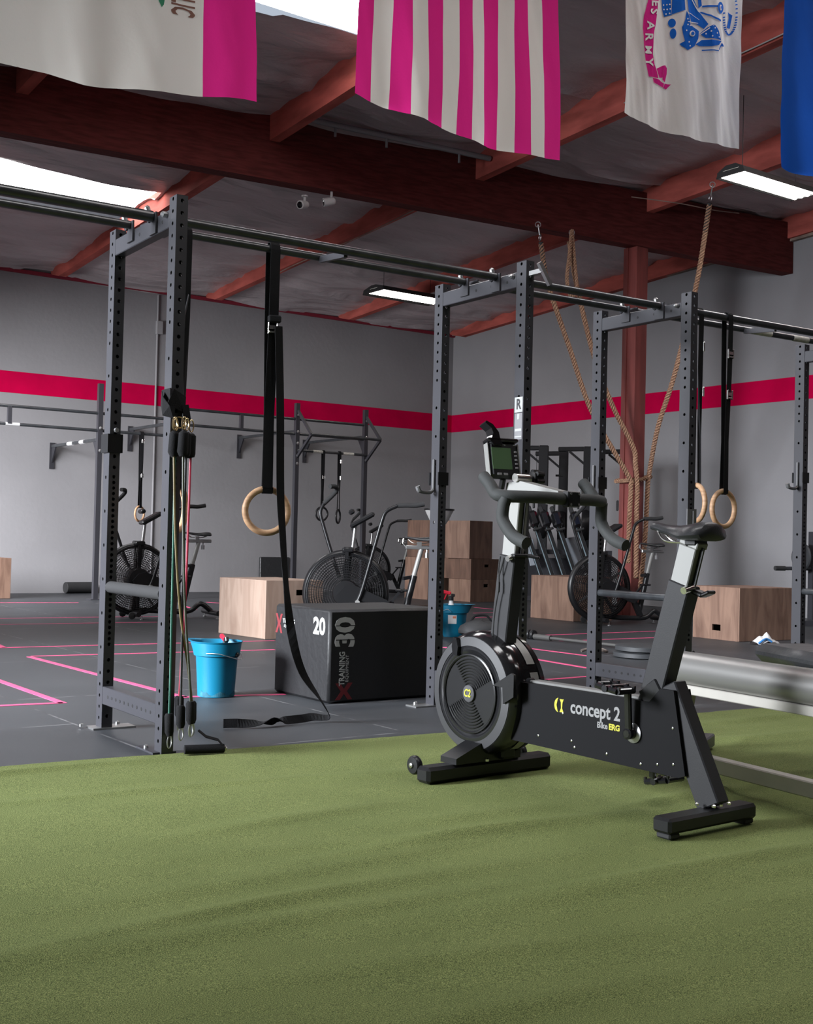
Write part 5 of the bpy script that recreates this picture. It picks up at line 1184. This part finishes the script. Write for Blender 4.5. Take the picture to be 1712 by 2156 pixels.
# 1: the striped one in the middle
ft, W = flag('striped_flag', 'flag with vertical magenta and white stripes hanging in the middle', 9.66, 8.11, 11.42, 3.44, 2.30)
fs = flag_shape(W, 2.30, .6, .030, .10, 1., bl=-.02, br=.06, sag=.05)
for k in range(13): flag_cloth(k / 13, (k + 1) / 13, 0, 1, fs, 6, 60).build('magenta_stripe' if k % 2 == 0 else 'white_stripe', m_magenta if k % 2 == 0 else m_cloth, ft, smooth=True, fix=False)
def cloth_uv(x, y, a0, a1, b, ztop, H):
    """the point of a hanging cloth seen at a pixel of the photograph, as (u, v) on the cloth"""
    d = fw + rt * ((x - 856) / F_PX) - up * ((y - 1078) / F_PX); o_ = Vector((0, 0, CAM_Z)); n_ = RX
    p = o_ + d * ((rm(0, b) - o_).dot(n_) / d.dot(n_)); return ((a0 + (p - WC).dot(EX)) / (a0 - a1), (ztop - p.z) / H)
# 2: white with a magenta band and lettering
ft, W = flag('white_flag', 'white flag with a magenta band down its right side at upper left', 12.2, 10.06, 10.95, 3.40, 2.30)
H_ = 2.30; fs = flag_shape(W, H_, 2.1, .030, .12, 4., bl=.10, br=-.04, sag=.06)
flag_cloth(0, .835, 0, 1, fs, 60, 70).build('white_field', m_cloth, ft, smooth=True, fix=False)
flag_cloth(.835, 1, 0, 1, fs, 24, 70).build('magenta_band', m_magenta, ft, smooth=True, fix=False)
TP = text_polys('CALIFORNIA REPUBLIC', .24, lambda x, y: (x, y), .006); mxx = max(p[0] for q in TP for p in q)
on_cloth(ft, 'printed_lettering', [[(.770 + y * .86 / W, .811 + (x - mxx) * .29 / H_) for x, y in q] for q in TP], fs, m_brown, ft, W, H_)
on_cloth(ft, 'green_patch', [[(.66, .3), (.715, .3), (.722, .77), (.717, .795), (.711, .802), (.703, .790), (.693, .77), (.66, .7)]], fs, m_green, ft, W, H_, 3)
# 3: white with a ribbon and emblem
A0, A1, FB_, ZB, H_ = 8.47, 7.41, 12.35, 3.375, 1.75
ft, W = flag('white_emblem_flag', 'white flag with a magenta ribbon and blue emblem at upper right', A0, A1, FB_, ZB, H_)
fs = flag_shape(W, H_, 4.0, .014, .01, 8., bl=.02, br=.0, sag=.03)
flag_cloth(0, 1, 0, 1, fs, 70, 80).build('white_field', m_cloth, ft, smooth=True, fix=False)
def e(x, y): return cloth_uv(1300 + x / 4.155, y / 4.155, A0, A1, FB_, ZB + H_, H_)
def E(*pts): return [e(x, y) for x, y in pts]
def oval(x, y, rx, ry, n=18): return E(*[(x + rx * cos(2 * pi * k / n), y + ry * sin(2 * pi * k / n)) for k in range(n)])
rib = [(300, -260), (275, -120), (245, 0), (205, 120), (190, 230), (195, 380), (215, 520), (248, 643)]; rib2 = [(398, -260), (372, -120), (349, 20), (322, 180), (294, 320), (287, 450), (302, 540), (352, 652)]
RQ = [E(rib[i], rib[i + 1], rib2[i + 1], rib2[i]) for i in range(len(rib) - 1)]
RQ += [E((320, 575), (395, 542), (410, 560), (395, 600), (405, 640), (365, 645)), E((410, 560), (395, 542), (425, 536), (443, 560), (443, 610), (426, 680), (404, 655), (408, 600)), E((282, 652), (362, 660), (420, 690), (412, 722), (300, 690)), E((424, 690), (480, 700), (440, 740), (414, 728))]
on_cloth(ft, 'printed_ribbon', RQ, fs, mat('magenta_print', (.60, .02, .20), .95, spec=.03), ft, W, H_, 3)
LET = []
path_l = [('U', 360, -215), ('S', 300, 85), ('E', 312, 12), ('A', 262, 208), ('R', 243, 306), ('M', 236, 418), ('Y', 243, 522), ('T', 325, -60)]
for ch, lx, ly in path_l:
    for q in text_polys(ch, 104 if ch != 'M' else 92, lambda x, y: (x, y), 3.): LET.append(E(*[(lx + y, ly + x) for x, y in q]))
on_cloth(ft, 'ribbon_lettering', [[(u, v) for u, v in q] for q in LET], lambda u, v: fs(u, v) + Vector((0, -.003, 0)), m_emw, ft, W, H_, 1)
BL = [E((380, -90), (468, -90), (475, 108), (415, 120), (398, 60)), E((480, -60), (575, -60), (582, 72), (476, 103)), E((592, 80), (618, 130), (625, 205), (560, 268), (552, 225), (582, 150)),
      E((552, 215), (640, 212), (700, 262), (692, 325), (655, 350), (662, 388), (602, 420), (536, 362), (578, 340), (560, 270)), E((598, -40), (660, -40), (700, 90), (722, 118), (772, 208), (738, 246), (690, 205), (636, 180), (612, 100)),
      E((704, 285), (762, 238), (822, 210), (868, 268), (896, 352), (820, 335), (752, 325)), E((668, 374), (722, 340), (800, 345), (900, 360), (872, 392), (800, 402), (700, 392)), E((905, 372), (938, 406), (898, 404), (876, 436), (868, 432)),
      E((730, 40), (862, 48), (862, 62), (730, 56)), E((715, 90), (835, 150), (890, 172), (892, 190), (830, 164), (712, 104)), oval(888, 66, 38, 52), oval(474, 178, 30, 38), oval(482, 270, 26, 44), E((724, 424), (800, 428), (870, 440), (868, 448), (790, 438), (724, 434)),
      E((968, 100), (1016, 130), (1002, 245), (960, 240), (985, 150)), E((690, -60), (720, -60), (728, 40), (700, 60))]
for k in range(26):
    t_ = pi * 1.05 + (-pi * 1.25) * k / 25; cx_, cy_ = 992 + 62 * cos(t_), 150 + 150 * sin(t_) * (1 if sin(t_) > 0 else 1.6)
    BL.append(E(*[(cx_ + dx, cy_ + dy) for dx, dy in ((-11, -7), (11, -9), (11, 3), (-11, 5))]))
on_cloth(ft, 'printed_emblem', BL, fs, m_emb, ft, W, H_, 2)
WD_ = [oval(x, y, 6, 7, 10) for x, y in ((408, 20), (436, 18), (460, 16), (412, 58), (438, 58), (462, 55), (428, 98), (456, 94), (600, 150), (602, 200), (590, 250), (612, 350), (620, 385), (825, 245), (790, 272), (752, 290), (800, 315), (848, 290), (868, 325), (905, -5))]
WD_ += [[p for p in oval(640, 280, 24, 26)], oval(888, 66, 16, 26)]
for q in ((598, 92, 640, 108), (600, 170, 690, 190), (575, -20, 592, 75), (640, 110, 700, 160)): x0, y0, x1, y1 = q; WD_.append(E((x0, y0), (x1, y1), (x1 + 3, y1 + 7), (x0 + 3, y0 + 7)))
WD_.append(E((650, -20), (700, 90), (694, 94), (644, -16))); WD_.append(E((700, 290), (820, 212), (824, 218), (704, 297)))
on_cloth(ft, 'emblem_detail', WD_, lambda u, v: fs(u, v) + Vector((0, -.003, 0)), m_emw, ft, W, H_, 1)
for od_ in ((640, 280, 15, 16), (888, 66, 8, 14)): on_cloth(ft, 'emblem_detail', [oval(*od_)], lambda u, v: fs(u, v) + Vector((0, -.006, 0)), m_emb, ft, W, H_, 1)
# 4: blue one at the right edge
ft, W = flag('blue_flag', 'plain deep blue flag cut off by the right picture edge', 7.83, 6.55, 13.0, 3.03, 1.9)
fs = flag_shape(W, 1.9, 1.2, .035, .06, 12., bl=.0, br=.0, sag=.05)
flag_cloth(0, 1, 0, 1, fs, 60, 60).build('cloth', m_bluecloth, ft, smooth=True, fix=False)
bpy.context.view_layer.update()
